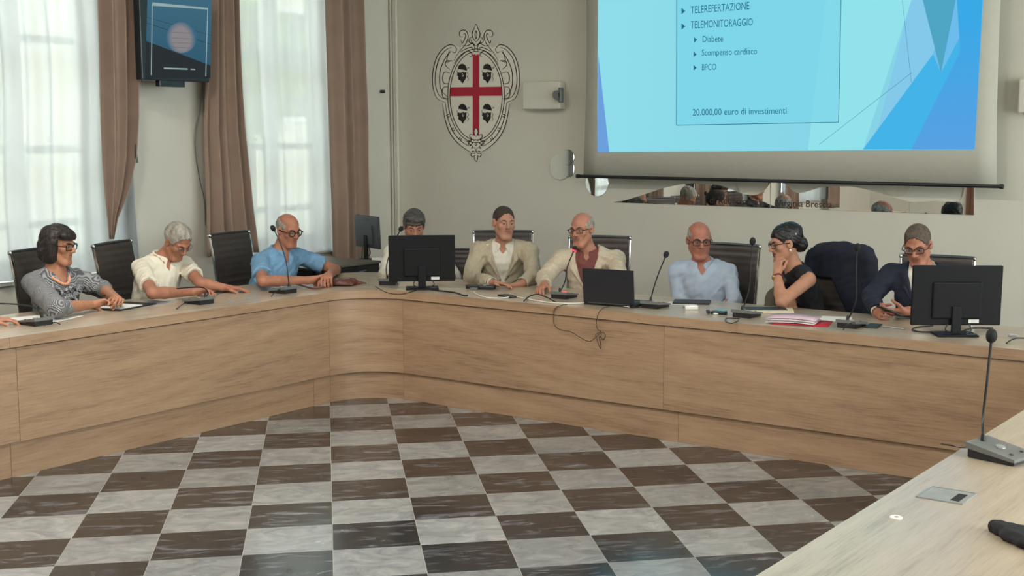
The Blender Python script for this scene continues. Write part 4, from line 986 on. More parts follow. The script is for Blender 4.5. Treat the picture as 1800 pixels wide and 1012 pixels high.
def hair_mesh(style, hc, R, m, root, org, seed=1, thick=1.0):
    """hair in the head's own frame"""
    lo, hi = (-0.15, -0.20, -0.20), (0.15, 0.15, 0.19); Fd = Field(lo, hi, 0.0038)
    zc = lambda y, ys, zs: np.interp(y, ys, zs).astype(np.float32)
    if style in ('short', 'crop', 'thick'):
        e = {'crop': 0.0022, 'short': 0.007, 'thick': 0.014}[style] * thick
        Fd.ell((0, -0.018, 0.038), (0.0755 + e, 0.096 + e, 0.083 + e), None, 0.01)
        if style == 'thick':
            Fd.ell((-0.02, 0.045, 0.085), (0.055, 0.045, 0.026), None, 0.02); Fd.ell((0.03, 0.03, 0.092), (0.05, 0.05, 0.024), None, 0.02); Fd.ell((0, -0.07, 0.02), (0.075, 0.05, 0.075), None, 0.02)
        front = 0.080 if style != 'thick' else 0.040
        e_ = 0.009 if style != 'thick' else 0.012
        Fd.ripple({'crop': 0.0006, 'short': 0.0022, 'thick': 0.0032}[style], 0.045, seed)
        Fd.carve(lambda x, y, z: (z - zc(y, [-0.13, -0.07, -0.03, -0.015, 0.012, 0.025, 0.055, 0.07, 0.12], [-0.072, -0.066, -0.03, 0.018, 0.012, -0.012, 0.044, front, front + 0.012]) + e_ * (np.sin(260 * x + 90 * z) * 0.6 + np.sin(150 * x - 120 * y + 1.3) * 0.5) * np.clip((y + 0.03) * 20, 0.15, 1)) * 0.8)
    elif style == 'rim':
        Fd.ell((0, -0.018, 0.032), (0.0785, 0.0985, 0.083), None, 0.01); Fd.ripple(0.002, 0.03, seed)
        Fd.carve(lambda x, y, z: (z - zc(y, [-0.13, -0.07, -0.03, -0.015, 0.012, 0.025, 0.045], [-0.07, -0.066, -0.03, 0.018, 0.014, -0.006, 0.05])) * 0.8 + 0 * x)
        Fd.carve(lambda x, y, z: (0.062 - z - 0.35 * np.maximum(y, -0.06)) * 0.8 + 0 * x)
    elif style == 'bob':
        Fd.ell((0, -0.020, 0.036), (0.096, 0.110, 0.099), None, 0.02)
        for sx in (-1, 1): Fd.ell((sx * 0.066, -0.030, -0.040), (0.034, 0.070, 0.085), None, 0.03)
        Fd.ell((0, -0.085, -0.040), (0.078, 0.045, 0.090), None, 0.03); Fd.ell((0.01, 0.062, 0.070), (0.072, 0.038, 0.034), None, 0.02)
        Fd.ripple(0.004, 0.05, seed)
        Fd.carve(lambda x, y, z: np.where((y > 0.028) & (z < 0.040), np.maximum(-0.02, -(y - 0.028)), 0.02) + 0 * x)
        Fd.carve(lambda x, y, z: 0 * (x + y) + (z + 0.115 + 0.10 * (y + 0.05)))
    elif style == 'bun':
        Fd.ell((0, -0.020, 0.040), (0.085, 0.106, 0.093), None, 0.01); Fd.ell((0, -0.108, -0.018), (0.052, 0.050, 0.055), None, 0.02); Fd.ell((0, -0.06, 0.075), (0.07, 0.07, 0.055), None, 0.03)
        Fd.ripple(0.003, 0.04, seed)
        Fd.carve(lambda x, y, z: (z - zc(y, [-0.16, -0.07, -0.03, -0.018, 0.014, 0.030, 0.060, 0.075, 0.12], [-0.085, -0.075, -0.035, 0.022, 0.026, 0.006, 0.040, 0.050, 0.06])) * 0.8 + 0 * x)
    # keep the hair a cap, not a ball: hollow it along the skull
    Fd.ell((0, -0.016, 0.036), (0.071, 0.090, 0.077), None, 0.002, sub=True)
    return Fd.build('hair', [m], root, org, R, hc)

def glasses(hc, R, root, org, shape='rect', m='rim_black', r=0.0022, w=0.026, h=0.017):
    g = MB(); hc = np.array(hc)
    W = lambda p: Vector(hc + R @ np.array(p) - np.array(org))
    fr = None; lens = []
    for sx in (-1, 1):
        cx = sx * 0.033; pts = []
        for k in range(24):
            a = 2 * PI * k / 24; ca, sa = math.cos(a), math.sin(a)
            if shape == 'rect': ex = 0.45; x = w * math.copysign(abs(ca) ** ex, ca); z = h * math.copysign(abs(sa) ** ex, sa)
            else: x, z = w * ca, (w if shape == 'round' else h) * sa
            pts.append(W((cx + x, 0.097 - 0.010 * abs(cx + x) / 0.06, 0.000 + z)))
        g.tube(pts, r, 6, closed=True); lens.append(pts)
        g.tube([W((sx * (0.033 + w), 0.090, 0.004)), W((sx * 0.076, 0.078, 0.006)), W((sx * 0.083, 0.03, 0.006)), W((sx * 0.082, -0.002, 0.004)), W((sx * 0.080, -0.016, -0.012))], r * 1.1, 6)
    g.tube([W((-(0.034 - w), 0.0975, 0.004)), W((0, 0.101, 0.008)), W((0.034 - w, 0.0975, 0.004))], r, 6)
    o = g.build('spectacles', m, root, smooth=True)
    for pts in lens: MB().raw(pts, [tuple(range(24))]).build('lens', 'lens', o)
    return o

def person(label, hip, face, head, hyaw, hpitch, hroll, N, arms, skin_c, cloth, hair=None, specs=None, girth=1.0, sh_w=0.19, seed=1, jaw=1.0, sleeve='long', jacket=None, collar=True, vneck=0.0, hand_sc=1.0, sh_tilt=0.0, sh_yaw=None, trousers='#23252b', lips='lips', chest=1.0, brow='#2a211c', sc=1.0):
    """hip: (x,y) of the pelvis; face: body heading in degrees; head: head centre; N: base of the neck;
    arms: [right, left], each (elbow, wrist, hand_forward, palm_normal, thumb_dir, curl, thumb)"""
    org = np.array([hip[0], hip[1], 0.0]); root = thing('person', label, 'person', tuple(org))
    a = math.radians(face); Fv = np.array([math.cos(a), math.sin(a), 0]); Rt = np.array([math.sin(a), -math.cos(a), 0]); Up = np.array([0, 0, 1.0])
    ay = a if sh_yaw is None else math.radians(sh_yaw); RtS = np.array([math.sin(ay), -math.cos(ay), sh_tilt]); FS = np.array([math.cos(ay), math.sin(ay), 0])
    H = np.array([hip[0], hip[1], 0.56]); N = np.array(N, float); head = np.array(head, float); R = head_rot(hyaw, hpitch, hroll)
    SC = N - Up * 0.055                                       # shoulder centre
    SR, SL = SC + RtS * sh_w, SC - RtS * sh_w
    spine = unit(N - H)
    lean = unit(Fv - spine * (Fv @ spine)); Rb = np.stack([np.cross(lean, spine), lean, spine], 1); lean2 = unit(FS - spine * (FS @ spine)); Rs = np.stack([np.cross(lean2, spine), lean2, spine], 1)
    L = np.linalg.norm(N - H)
    SK = 'skin_%d' % seed; M[SK] = skin(SK, skin_c)
    knee = [H + Fv * 0.42 + Rt * s * 0.12 + Up * (-0.02) for s in (1, -1)]; foot = [k * np.array([1, 1, 0]) + Fv * 0.02 + Up * 0.09 for k in knee]
    def torso(Fd, e):
        Fd.ell(H, (0.165 * girth + e, 0.125 * girth + e, 0.12 + e), Rb, 0.05)
        Fd.ell(H + spine * L * 0.36 + lean * 0.02 * girth, (0.145 * girth + e, 0.115 * girth + e, 0.17 + e), Rb, 0.06)
        Fd.ell(H + spine * L * 0.70 + lean2 * 0.01, ((0.158 * girth ** 0.5) * chest + e, 0.112 * girth ** 0.6 + e, 0.155 + e), Rs, 0.06)
        Fd.cap(SC + (SR - SC) * 0.85 - Up * 0.005, SC + (SL - SC) * 0.85 - Up * 0.005, 0.050 + e * 0.9, k=0.05)
        for S in (SR, SL): Fd.cap(N + (head - N) * 0.10, SC + (S - SC) * 0.8 + Up * 0.006, 0.042 + e * 0.6, 0.042 + e * 0.6, k=0.035)
    # ---- skin
    pts = [head + R @ np.array(q) for q in ((0.1, 0.13, 0.13), (-0.1, -0.12, -0.15))] + [head + 0.14, head - 0.14, H + 0.2, H - 0.2, SR + 0.08, SR - 0.08, SL + 0.08, SL - 0.08]
    for ar in arms:
        for q in ar[:2]: pts += [np.array(q) + 0.07, np.array(q) - 0.07]
        w = np.array(ar[1]); pts += [w + unit(ar[2]) * 0.2 * hand_sc + 0.06, w + unit(ar[2]) * 0.2 * hand_sc - 0.06]
    lo, hi = np.min(pts, 0), np.max(pts, 0); lo[2] = max(lo[2], 0.46)
    Fd = Field(lo, hi, 0.0052)
    torso(Fd, -0.012)
    nb = N + FS * 0.005 - Up * 0.03; nt = head + R @ np.array([0, -0.018, -0.045])
    Fd.cap(nb, nt, 0.058 * max(1, girth ** 0.3), 0.052 * max(1, girth ** 0.3), k=0.03)
    head_prims(Fd, head, R, jaw)
    for S, ar in zip((SR, SL), arms):
        E_, W_ = np.array(ar[0]), np.array(ar[1])
        Fd.cap(S - Up * 0.005, E_, 0.047 * girth ** 0.5, 0.038, k=0.03); mdp = E_ + (W_ - E_) * 0.3
        Fd.cap(E_, mdp, 0.038, 0.039, k=0.01); Fd.cap(mdp, W_, 0.039, 0.025, k=0.012)
        hand_prims(Fd, W_, ar[2], np.array(ar[3], float), ar[4], ar[5], thumb=ar[6], sc=hand_sc)
    Fd.build('body', [SK, lips], root, org)
    # ---- trousers and shoes (below the desk)
    lo = np.min([*knee, *foot, H], 0) - 0.2; hi = np.max([*knee, *foot, H], 0) + 0.22; lo[2] = 0.03; hi[2] = 0.66
    Ft = Field(lo, hi, 0.013); Ft.ell(H, (0.172 * girth, 0.135 * girth, 0.115), Rb, 0.04)
    for s, k, f in zip((1, -1), knee, foot): Ft.cap(H + Rt * s * 0.085 - Up * 0.02, k, 0.082, 0.062, k=0.03); Ft.cap(k, f, 0.06, 0.05, k=0.02)
    TR = 'trousers_%d' % seed; M[TR] = mat(TR, trousers, 0.85); Ft.build('trousers', [TR], root, org)
    sh = Field(np.min(foot, 0) - 0.2, np.max(foot, 0) + 0.25, 0.009)
    for f in foot: sh.cap(f * np.array([1, 1, 0]) + Up * 0.047 - Fv * 0.05, f * np.array([1, 1, 0]) + Up * 0.042 + Fv * 0.15, 0.045, 0.038, k=0.01); sh.cap(f, f - Up * 0.05, 0.045, 0.045, k=0.02)
    sh.carve(lambda x, y, z: z - 0.004 + 0 * (x + y)); sh.build('shoes', ['black'], root, org)
    # ---- shirt / blouse
    def sleeves(Fs, e, upto):
        for S, ar in zip((SR, SL), arms):
            E_, W_ = np.array(ar[0]), np.array(ar[1])
            if upto == 'none': continue
            if upto == 'short':
                q = S + (E_ - S) * 0.80; Fs.cap(S, q, 0.056 * girth ** 0.5 + e, 0.062 * girth ** 0.4 + e, k=0.03)
                Fs.cap(q + unit(E_ - S) * (0.05 + e), q + unit(E_ - S) * 0.2, 0.11, k=0.004, sub=True)
            elif upto == 'elbow':
                mq = S + (E_ - S) * 0.55; q = E_ + (W_ - E_) * 0.28; Fs.cap(S, mq, 0.058 + e, 0.066 + e, k=0.03); Fs.cap(mq, E_, 0.066 + e, 0.058 + e, k=0.02); Fs.cap(E_, q, 0.054 + e, 0.042 + e, k=0.02)
            else:
                q = E_ + (W_ - E_) * (0.90 if upto == 'long' else 0.80)
                Fs.cap(S, E_, 0.052 + e, 0.044 + e, k=0.035); Fs.cap(E_, q, 0.045 + e, 0.033 + e, k=0.02)
                Fs.cap(q + unit(W_ - E_) * (0.036 + e), q + unit(W_ - E_) * 0.13, 0.07, k=0.004, sub=True)
    lo2, hi2 = np.min(pts, 0) - 0.03, np.max(pts, 0) + 0.03; hi2[2] = max(SR[2], SL[2], N[2]) + 0.16; lo2[2] = 0.50
    Fs = Field(lo2, hi2, 0.0085); e0 = 0.006
    torso(Fs, e0); sleeves(Fs, 0.0 if sleeve != 'long' else 0.002, sleeve)
    Fs.ripple(0.0055, 0.075, seed * 3 + 1)
    nax = unit(nt - nb); ring0 = N + nax * 0.012 + FS * 0.006
    # neck opening, then collar
    Fs.cap(N - nax * 0.01 + FS * 0.012, N + nax * 0.3 + FS * 0.03, 0.062 * max(1, girth ** 0.3), 0.075, k=0.006, sub=True)
    if vneck > 0:
        tip = N + FS * 0.12 - spine * vneck; s_ = np.cross(Up, FS)
        def vcut(x, y, z):
            fx = (x - tip[0]) * FS[0] + (y - tip[1]) * FS[1]; lx = np.abs((x - tip[0]) * s_[0] + (y - tip[1]) * s_[1]); hz_ = z - tip[2]
            return np.maximum(np.maximum(lx - 0.52 * hz_ * (0.10 / max(vneck, 0.05)) , -hz_), -(fx + 0.13))
        Fs.carve(vcut)
    if collar:
        s_ = np.cross(Up, FS); ringp = []
        for k in range(15):
            th_ = math.radians(25 + (310) * k / 14); rx = 0.066 * max(1, girth ** 0.3)
            p = ring0 + FS * math.cos(th_) * rx * 0.95 + s_ * math.sin(th_) * rx * 1.0 - Up * (0.022 * math.cos(th_) - 0.012 + 0.012) ; ringp.append(p)
        for p, q in zip(ringp[:-1], ringp[1:]): Fs.cap(p + Up * 0.012, q + Up * 0.012, 0.0085, k=0.006); Fs.cap(p - Up * 0.008, q - Up * 0.008, 0.0105, k=0.008)
        for p, sg in ((ringp[0], 1), (ringp[-1], -1)):
            Fs.cap(p, p - Up * 0.045 + FS * 0.018 + s_ * sg * 0.022, 0.011, 0.006, k=0.008)
    sh_o = Fs.build('shirt' if jacket or collar else 'blouse', [cloth], root, org)
    if not vneck and not jacket and collar: pass
    # ---- jacket with open front and lapels
    if jacket:
        Fj = Field(lo2 - 0.02, hi2 + 0.02, 0.0085); e1 = 0.020; torso(Fj, e1); sleeves(Fj, 0.014, 'long' if sleeve == 'long' else sleeve)
        for S in (SR, SL): Fj.ell(S + Up * 0.004, (0.066, 0.066, 0.052), None, 0.03)
        Fj.ripple(0.006, 0.085, seed * 5 + 2); s_ = np.cross(Up, FS); bt = H + spine * L * 0.40 + FS * 0.12
        def jcut(x, y, z):
            fx = (x - N[0]) * FS[0] + (y - N[1]) * FS[1]; hz_ = z - bt[2]; cxx = bt[0] + (N[0] - bt[0]) * 0 ; lx = np.abs((x - N[0]) * s_[0] + (y - N[1]) * s_[1])
            half = np.clip(0.012 + 0.075 * np.clip(hz_ / max(0.05, (N[2] - bt[2] - 0.02)), 0, 1.2), 0.010, 0.082)
            return np.maximum(lx - half, -(fx + 0.01)) + 0 * hz_
        Fj.carve(jcut)
        Fj.cap(N - nax * 0.0, N + nax * 0.3 + FS * 0.03, 0.073, 0.085, k=0.006, sub=True)
        jm = [jacket]
        jo = Fj.build('jacket', jm, root, org)
        lp = Field(lo2, hi2, 0.0062)
        for sg in (1, -1):
            t0 = N - FS * 0.035 + s_ * sg * 0.070 + Up * 0.022; t1 = N + FS * 0.055 + s_ * sg * 0.092 - Up * 0.045; t2 = N + FS * (0.135 + 0.02 * (girth - 1)) + s_ * sg * 0.070 - Up * 0.18; t3 = bt + FS * 0.035 * girth + s_ * sg * 0.020 + Up * 0.03
            lp.cap(t0, t1, 0.016, 0.016, k=0.01); lp.cap(t1, t1 + (t2 - t1) * 0.55 + s_ * sg * 0.016, 0.016, 0.015, k=0.01); lp.cap(t1 + (t2 - t1) * 0.55 + s_ * sg * 0.016, t3, 0.015, 0.008, k=0.012)
            lp.cap(t1 + (t2 - t1) * 0.2 + s_ * sg * 0.02, t1 + (t2 - t1) * 0.45 + s_ * sg * 0.032, 0.010, 0.006, k=0.012)
        lp.build('lapel', jm, jo, (0, 0, 0) if False else org)
    # ---- face details
    for sx in (-1, 1):
        ev = MB(); ec = head + R @ np.array([sx * 0.031, 0.0755, 0.0015]) - org; Me = Matrix.Translation(ec) @ Matrix([list(R[0]) + [0], list(R[1]) + [0], list(R[2]) + [0], [0, 0, 0, 1]])
        ev.ball((0, 0, 0), (0.0115, 0.0108, 0.0060), 0, Me, 14, 10); ev.ball((0, 0.0066, -0.0005), (0.0056, 0.0052, 0.0056), 1, Me, 12, 8)
        ev.build('eye', ['eye_white', 'iris'], root, smooth=True, auto=180)
        bw = MB(); BR = 'brow_%d' % seed
        if BR not in M: M[BR] = mat(BR, brow, 0.8)
        W = lambda p: Vector(head + R @ np.array(p) - org)
        bw.tube([W((sx * 0.014, 0.0885, 0.020)), W((sx * 0.030, 0.0855, 0.025)), W((sx * 0.050, 0.0715, 0.021))], [0.0030, 0.0042, 0.0022], 6); bw.build('eyebrow', BR, root, smooth=True)
    if hair: hair_mesh(hair[0], head, R, hair[1], root, org, seed, hair[2] if len(hair) > 2 else 1.0)
    if specs: glasses(head, R, root, org, *specs)
    return dict(root=root, org=org, head=head, R=R, N=N, SR=SR, SL=SL, FS=FS, Rt=Rt, Fv=Fv, H=H, spine=spine)
def cam_yaw(p): return math.degrees(math.atan2(CAM[1] - p[1], CAM[0] - p[0]))
# ================================================================== the people round the desk
M['cl_white'] = mat('white_cotton', '#cdc7b8', 0.85, var=0.05, bump=0.55, bscale=14); M['cl_polo'] = mat('cream_polo', '#d6cfbd', 0.85, var=0.05, bump=0.55, bscale=14)
M['cl_blue'] = mat('blue_chambray', '#6f97b8', 0.85, var=0.10, scale=40, bump=0.55, bscale=14); M['cl_pale'] = mat('pale_blue_shirt', '#9aa6b6', 0.85, var=0.04, bump=0.55, bscale=14)
M['cl_rust'] = mat('rust_shirt', '#6b3a34', 0.8, bump=0.55, bscale=14); M['cl_beige'] = mat('beige_linen', '#a89c86', 0.9, var=0.08, scale=60, bump=0.55, bscale=14); M['cl_beige2'] = mat('light_beige_linen', '#b9ab96', 0.9, var=0.08, scale=60, bump=0.55, bscale=14)
M['cl_navy'] = mat('navy_suit', '#151a2b', 0.85, var=0.1, bump=0.55, bscale=14); M['cl_black'] = mat('black_top', '#131319', 0.85, bump=0.55, bscale=14)
M['cl_stripe'] = stripe_mat('grey_white_check', '#4a4c52', '#b0afac', 42)
M['hair_grey'] = mat('grey_hair', '#8d877c', 0.7, var=0.45, scale=40, bump=0.5, bscale=90, stretch=(1, 1, 0.4)); M['hair_dark'] = mat('dark_hair', '#231c1a', 0.5, var=0.4, scale=40, bump=0.4, bscale=90)
M['hair_black'] = mat('black_hair', '#0f0d0e', 0.45, var=0.4, scale=40, bump=0.4, bscale=90); M['hair_brown'] = mat('brown_grey_hair', '#4f4237', 0.7, var=0.45, scale=50, bump=0.4, bscale=90)
M['hair_dgrey'] = mat('dark_grey_hair', '#46423d', 0.6, var=0.5, scale=35, bump=0.5, bscale=90); M['hair_crop'] = mat('dark_cropped_hair', '#362d27', 0.9, var=0.3, scale=60, bump=0.3, bscale=120)
M['lips_red'] = mat('red_lips', '#7a2530', 0.4)
DN = (0, 0, -1)
def TZ(px, py, h=0.03): return pt_z(px, py, DZ + h)
P = {}
# woman in the ruffled blouse
h = pt_x(104, 430, -0.90)
P['w1'] = person('woman in a grey striped ruffled blouse with dark bob and black glasses', (-1.03, -1.80), 0, h, cam_yaw(h) + 58, 8, 0,
    h + np.array([-0.045, -0.015, -0.175]),
    [(TZ(100, 541, 0.07) + [0, 0, 0], TZ(162, 535, 0.045), (0.45, 0.85, 0.12), (0.4, -0.2, -0.6), (-0.7, 0.5, 0.7), (0.6, 0.7, 0.75, 0.8), 0.8),
     (pt_x(180, 508, -0.88), TZ(207, 526, 0.06), (0.75, -0.45, 0.15), (0.1, -0.5, -0.6), (-0.4, -0.6, 0.8), (0.7, 0.8, 0.85, 0.9), 0.9)],
    '#a8755a', 'cl_stripe', ('bob', 'hair_dark'), ('rect', 'rim_black', 0.0030, 0.027, 0.020), 0.92, 0.165, 1, 0.93, 'elbow', None, False, 0.10, 0.92, lips='lips_red')
# man in the cream polo, head bowed
h = pt_x(312, 424, -0.84)
P['m2'] = person('grey-haired man in a cream polo shirt bowing his head over a phone', (-1.02, -1.10), 2, h, cam_yaw(h) + 40, 38, 0,
    h + np.array([-0.125, -0.035, -0.115]),
    [(TZ(268, 515, 0.07), TZ(338, 513, 0.04), (0.75, 0.75, 0.1), (0.3, -0.2, -0.8), (-0.6, 0.7, 0.2), (0.5, 0.5, 0.55, 0.6), 0.5),
     (pt_x(352, 497, -0.66), TZ(396, 506, 0.03), (0.7, 0.55, -0.05), (0, 0, -1), (0.6, -0.7, 0), (0.2, 0.2, 0.25, 0.3), 0.2)],
    '#a06c55', 'cl_polo', ('short', 'hair_grey', 1.4), ('oval', 'rim_metal', 0.0013, 0.022, 0.016), 1.05, 0.185, 2, 1.0, 'short', None, True, 0.10)
# bald man in blue
h = pt_x(507, 404, -0.86)
P['m3'] = person('bald man in a blue short-sleeved shirt with round black glasses', (-1.02, -0.02), 5, h, cam_yaw(h) + 38, 14, 0,
    h + np.array([-0.07, -0.03, -0.165]),
    [(TZ(462, 494, 0.07), TZ(545, 492, 0.05), (0.5, 0.86, 0.1), (0.4, -0.2, -0.7), (-0.6, 0.4, 0.6), (0.55, 0.6, 0.65, 0.7), 0.7),
     (pt_x(590, 474, -0.76), TZ(577, 484, 0.075), (0.6, -0.75, -0.1), (0.1, -0.1, -0.8), (-0.6, -0.5, 0.4), (0.6, 0.65, 0.7, 0.75), 0.7)],
    '#a56e56', 'cl_blue', ('rim', 'hair_grey', 0.8), ('round', 'rim_black', 0.0036, 0.024, 0.024), 1.30, 0.215, 3, 1.08, 'short', None, True, 0.10, 1.08)
# man behind the corner monitor
h = pt_y(728, 397, 0.98)
P['m4'] = person('man with thick dark grey hair in a white shirt behind the corner monitor', (-0.40, 1.16), -58, h, cam_yaw(h) + 6, 22, 0,
    h + np.array([-0.05, 0.07, -0.155]),
    [(pt_y(676, 482, 0.80), pt_y(690, 486, 0.60), (0.7, -0.6, -0.1), DN, (0.5, 0.6, 0), (0.2, 0.2, 0.25, 0.3), 0.2),
     (pt_y(800, 486, 0.86), pt_y(775, 492, 0.66), (0.1, -1, -0.05), DN, (-0.9, 0, 0), (0.2, 0.2, 0.25, 0.3), 0.2)],
    '#a8755e', 'cl_white', ('thick', 'hair_dgrey'), None, 1.05, 0.195, 4, 1.0, 'long', None, True, 0.06)
# man in beige jacket, white shirt
h = pt_y(886, 391, 0.93)
P['m5'] = person('man with short dark hair in a beige linen jacket and white open-collar shirt', (0.44, 1.08), -58, h, cam_yaw(h) + 20, 3, -2,
    h + np.array([-0.035, 0.04, -0.165]),
    [(pt_y(828, 488, 0.72), TZ(868, 497, 0.035), (0.95, 0.05, -0.08), (0.0, -0.3, -1), (0, -1, 0.1), (0.15, 0.18, 0.22, 0.28), 0.25),
     (pt_y(938, 486, 0.84), pt_y(915, 500, 0.66), (-0.7, -0.7, -0.1), DN, (-0.4, 0.4, 0.6), (0.3, 0.3, 0.35, 0.4), 0.3)],
    '#a87862', 'cl_white', ('crop', 'hair_crop'), None, 1.0, 0.195, 5, 1.0, 'long', 'cl_beige', True, 0.075)
# man at the laptop
h = pt_y(1023, 403, 0.93)
P['m6'] = person('balding man in a light beige jacket and rust shirt speaking into a microphone', (1.25, 1.08), -68, h, cam_yaw(h) - 32, 5, 3,
    h + np.array([0.02, 0.055, -0.165]),
    [(pt_y(957, 488, 0.70), TZ(957, 503, 0.04), (0.25, -0.9, -0.1), (0.3, 0, -0.9), (0.9, 0.2, 0.1), (0.45, 0.5, 0.5, 0.55), 0.5),
     (pt_y(1092, 500, 0.80), TZ(1075, 512, 0.03), (-0.5, -0.85, 0), DN, (-0.9, 0.4, 0), (0.3, 0.3, 0.35, 0.4), 0.3)],
    '#a9755f', 'cl_rust', ('rim', 'hair_grey'), ('rect', 'rim_black', 0.0022, 0.026, 0.014), 1.0, 0.20, 6, 0.97, 'long', 'cl_beige2', True, 0.06)
# man in pale blue shirt
h = pt_y(1229, 421, 0.93)
P['m7'] = person('balding man in a pale blue shirt and black glasses listening with arms lowered', (2.27, 1.05), -70, h, cam_yaw(h) + 12, 10, 0,
    h + np.array([0.0, 0.05, -0.165]),
    [(pt_y(1194, 527, 0.90), pt_y(1215, 552, 0.83), (0.3, -0.2, -0.5), (0.8, 0.5, 0), (0.3, -0.9, 0), (0.3, 0.3, 0.35, 0.4), 0.3),
     (pt_y(1291, 527, 0.92), pt_y(1265, 548, 0.86), (-0.6, -0.2, -0.4), (-0.4, 0.8, 0), (-0.3, -0.9, 0), (0.3, 0.3, 0.35, 0.4), 0.3)],
    '#9c6553', 'cl_pale', ('rim', 'hair_grey'), ('rect', 'rim_black', 0.0028, 0.027, 0.017), 1.06, 0.185, 7, 1.02, 'long', None, True, 0.075)
# woman with bun, chin on hand
h = pt_y(1379, 428, 0.95)
P['w8'] = person('woman with a black hair bun and sleeveless black top resting chin on hand', (3.00, 1.06), -105, h, cam_yaw(h) - 68, 8, 4,
    h + np.array([0.055, 0.055, -0.16]),
    [(pt_y(1392, 545, 0.82), pt_y(1358, 549, 0.70), (-0.8, -0.3, -0.05), DN, (0, 0.8, 0.3), (0.2, 0.2, 0.25, 0.3), 0.2),
     (pt_y(1374, 530, 0.62), pt_y(1366, 482, 0.76), (-0.02, 0.25, 0.9), (0.3, 0.9, -0.1), (0.8, 0.2, 0.2), (1.2, 1.25, 1.3, 1.3), 0.15)],
    '#b07f66', 'cl_black', ('bun', 'hair_black'), ('rect', 'rim_black', 0.0026, 0.026, 0.018), 0.98, 0.175, 8, 0.93, 'none', None, False, 0.05, 0.92, sh_yaw=-125, lips='lips_red')
# man in navy suit with phone
h = pt_y(1613, 430, 0.93)
P['m9'] = person('man in a navy suit and black glasses looking down at his phone', (3.76, 1.06), -75, h, cam_yaw(h) - 14, 22, 4,
    h + np.array([0.01, 0.085, -0.15]),
    [(pt_y(1531, 522, 0.86), pt_y(1543, 550, 0.66), (0.6, -0.75, 0.10), (0.75, 0.2, -0.1), (0.2, 0.1, 0.9), (0.65, 0.7, 0.75, 0.8), 0.5),
     (pt_y(1668, 536, 0.90), pt_y(1592, 547, 0.70), (-0.75, -0.5, -0.05), (-0.3, 0.4, 0.75), (-0.3, -0.2, 0.9), (0.45, 0.5, 0.5, 0.5), 0.6)],
    '#a26c57', 'cl_white', ('crop', 'hair_brown', 2.0), ('rect', 'rim_black', 0.0028, 0.027, 0.017), 1.05, 0.205, 9, 1.0, 'long', 'cl_navy', True, 0.05)

# neighbour of the woman, almost wholly hidden beyond the desk end
h = np.array([-0.98, -2.98, 1.16])
P['p0'] = person('person in dark clothes seated beyond the woman in the ruffled blouse', (-1.03, -2.98), 0, h, 10, 6, 0, h + np.array([-0.05, 0, -0.165]),
    [(np.array([-0.72, -3.12, DZ + 0.05]), np.array([-0.45, -2.95, DZ + 0.035]), (0.5, 0.8, 0), DN, (-0.8, 0.5, 0), (0.25, 0.25, 0.3, 0.3), 0.2),
     (np.array([-0.74, -2.66, DZ + 0.06]), pt_z(-14, 562, DZ + 0.03), (0.55, 0.6, -0.05), DN, (0.6, -0.7, 0), (0.25, 0.28, 0.3, 0.35), 0.2)],
    '#a8755c', 'cl_black', ('short', 'hair_dark'), None, 1.0, 0.19, 10, 1.0, 'elbow', None, True, 0.05)
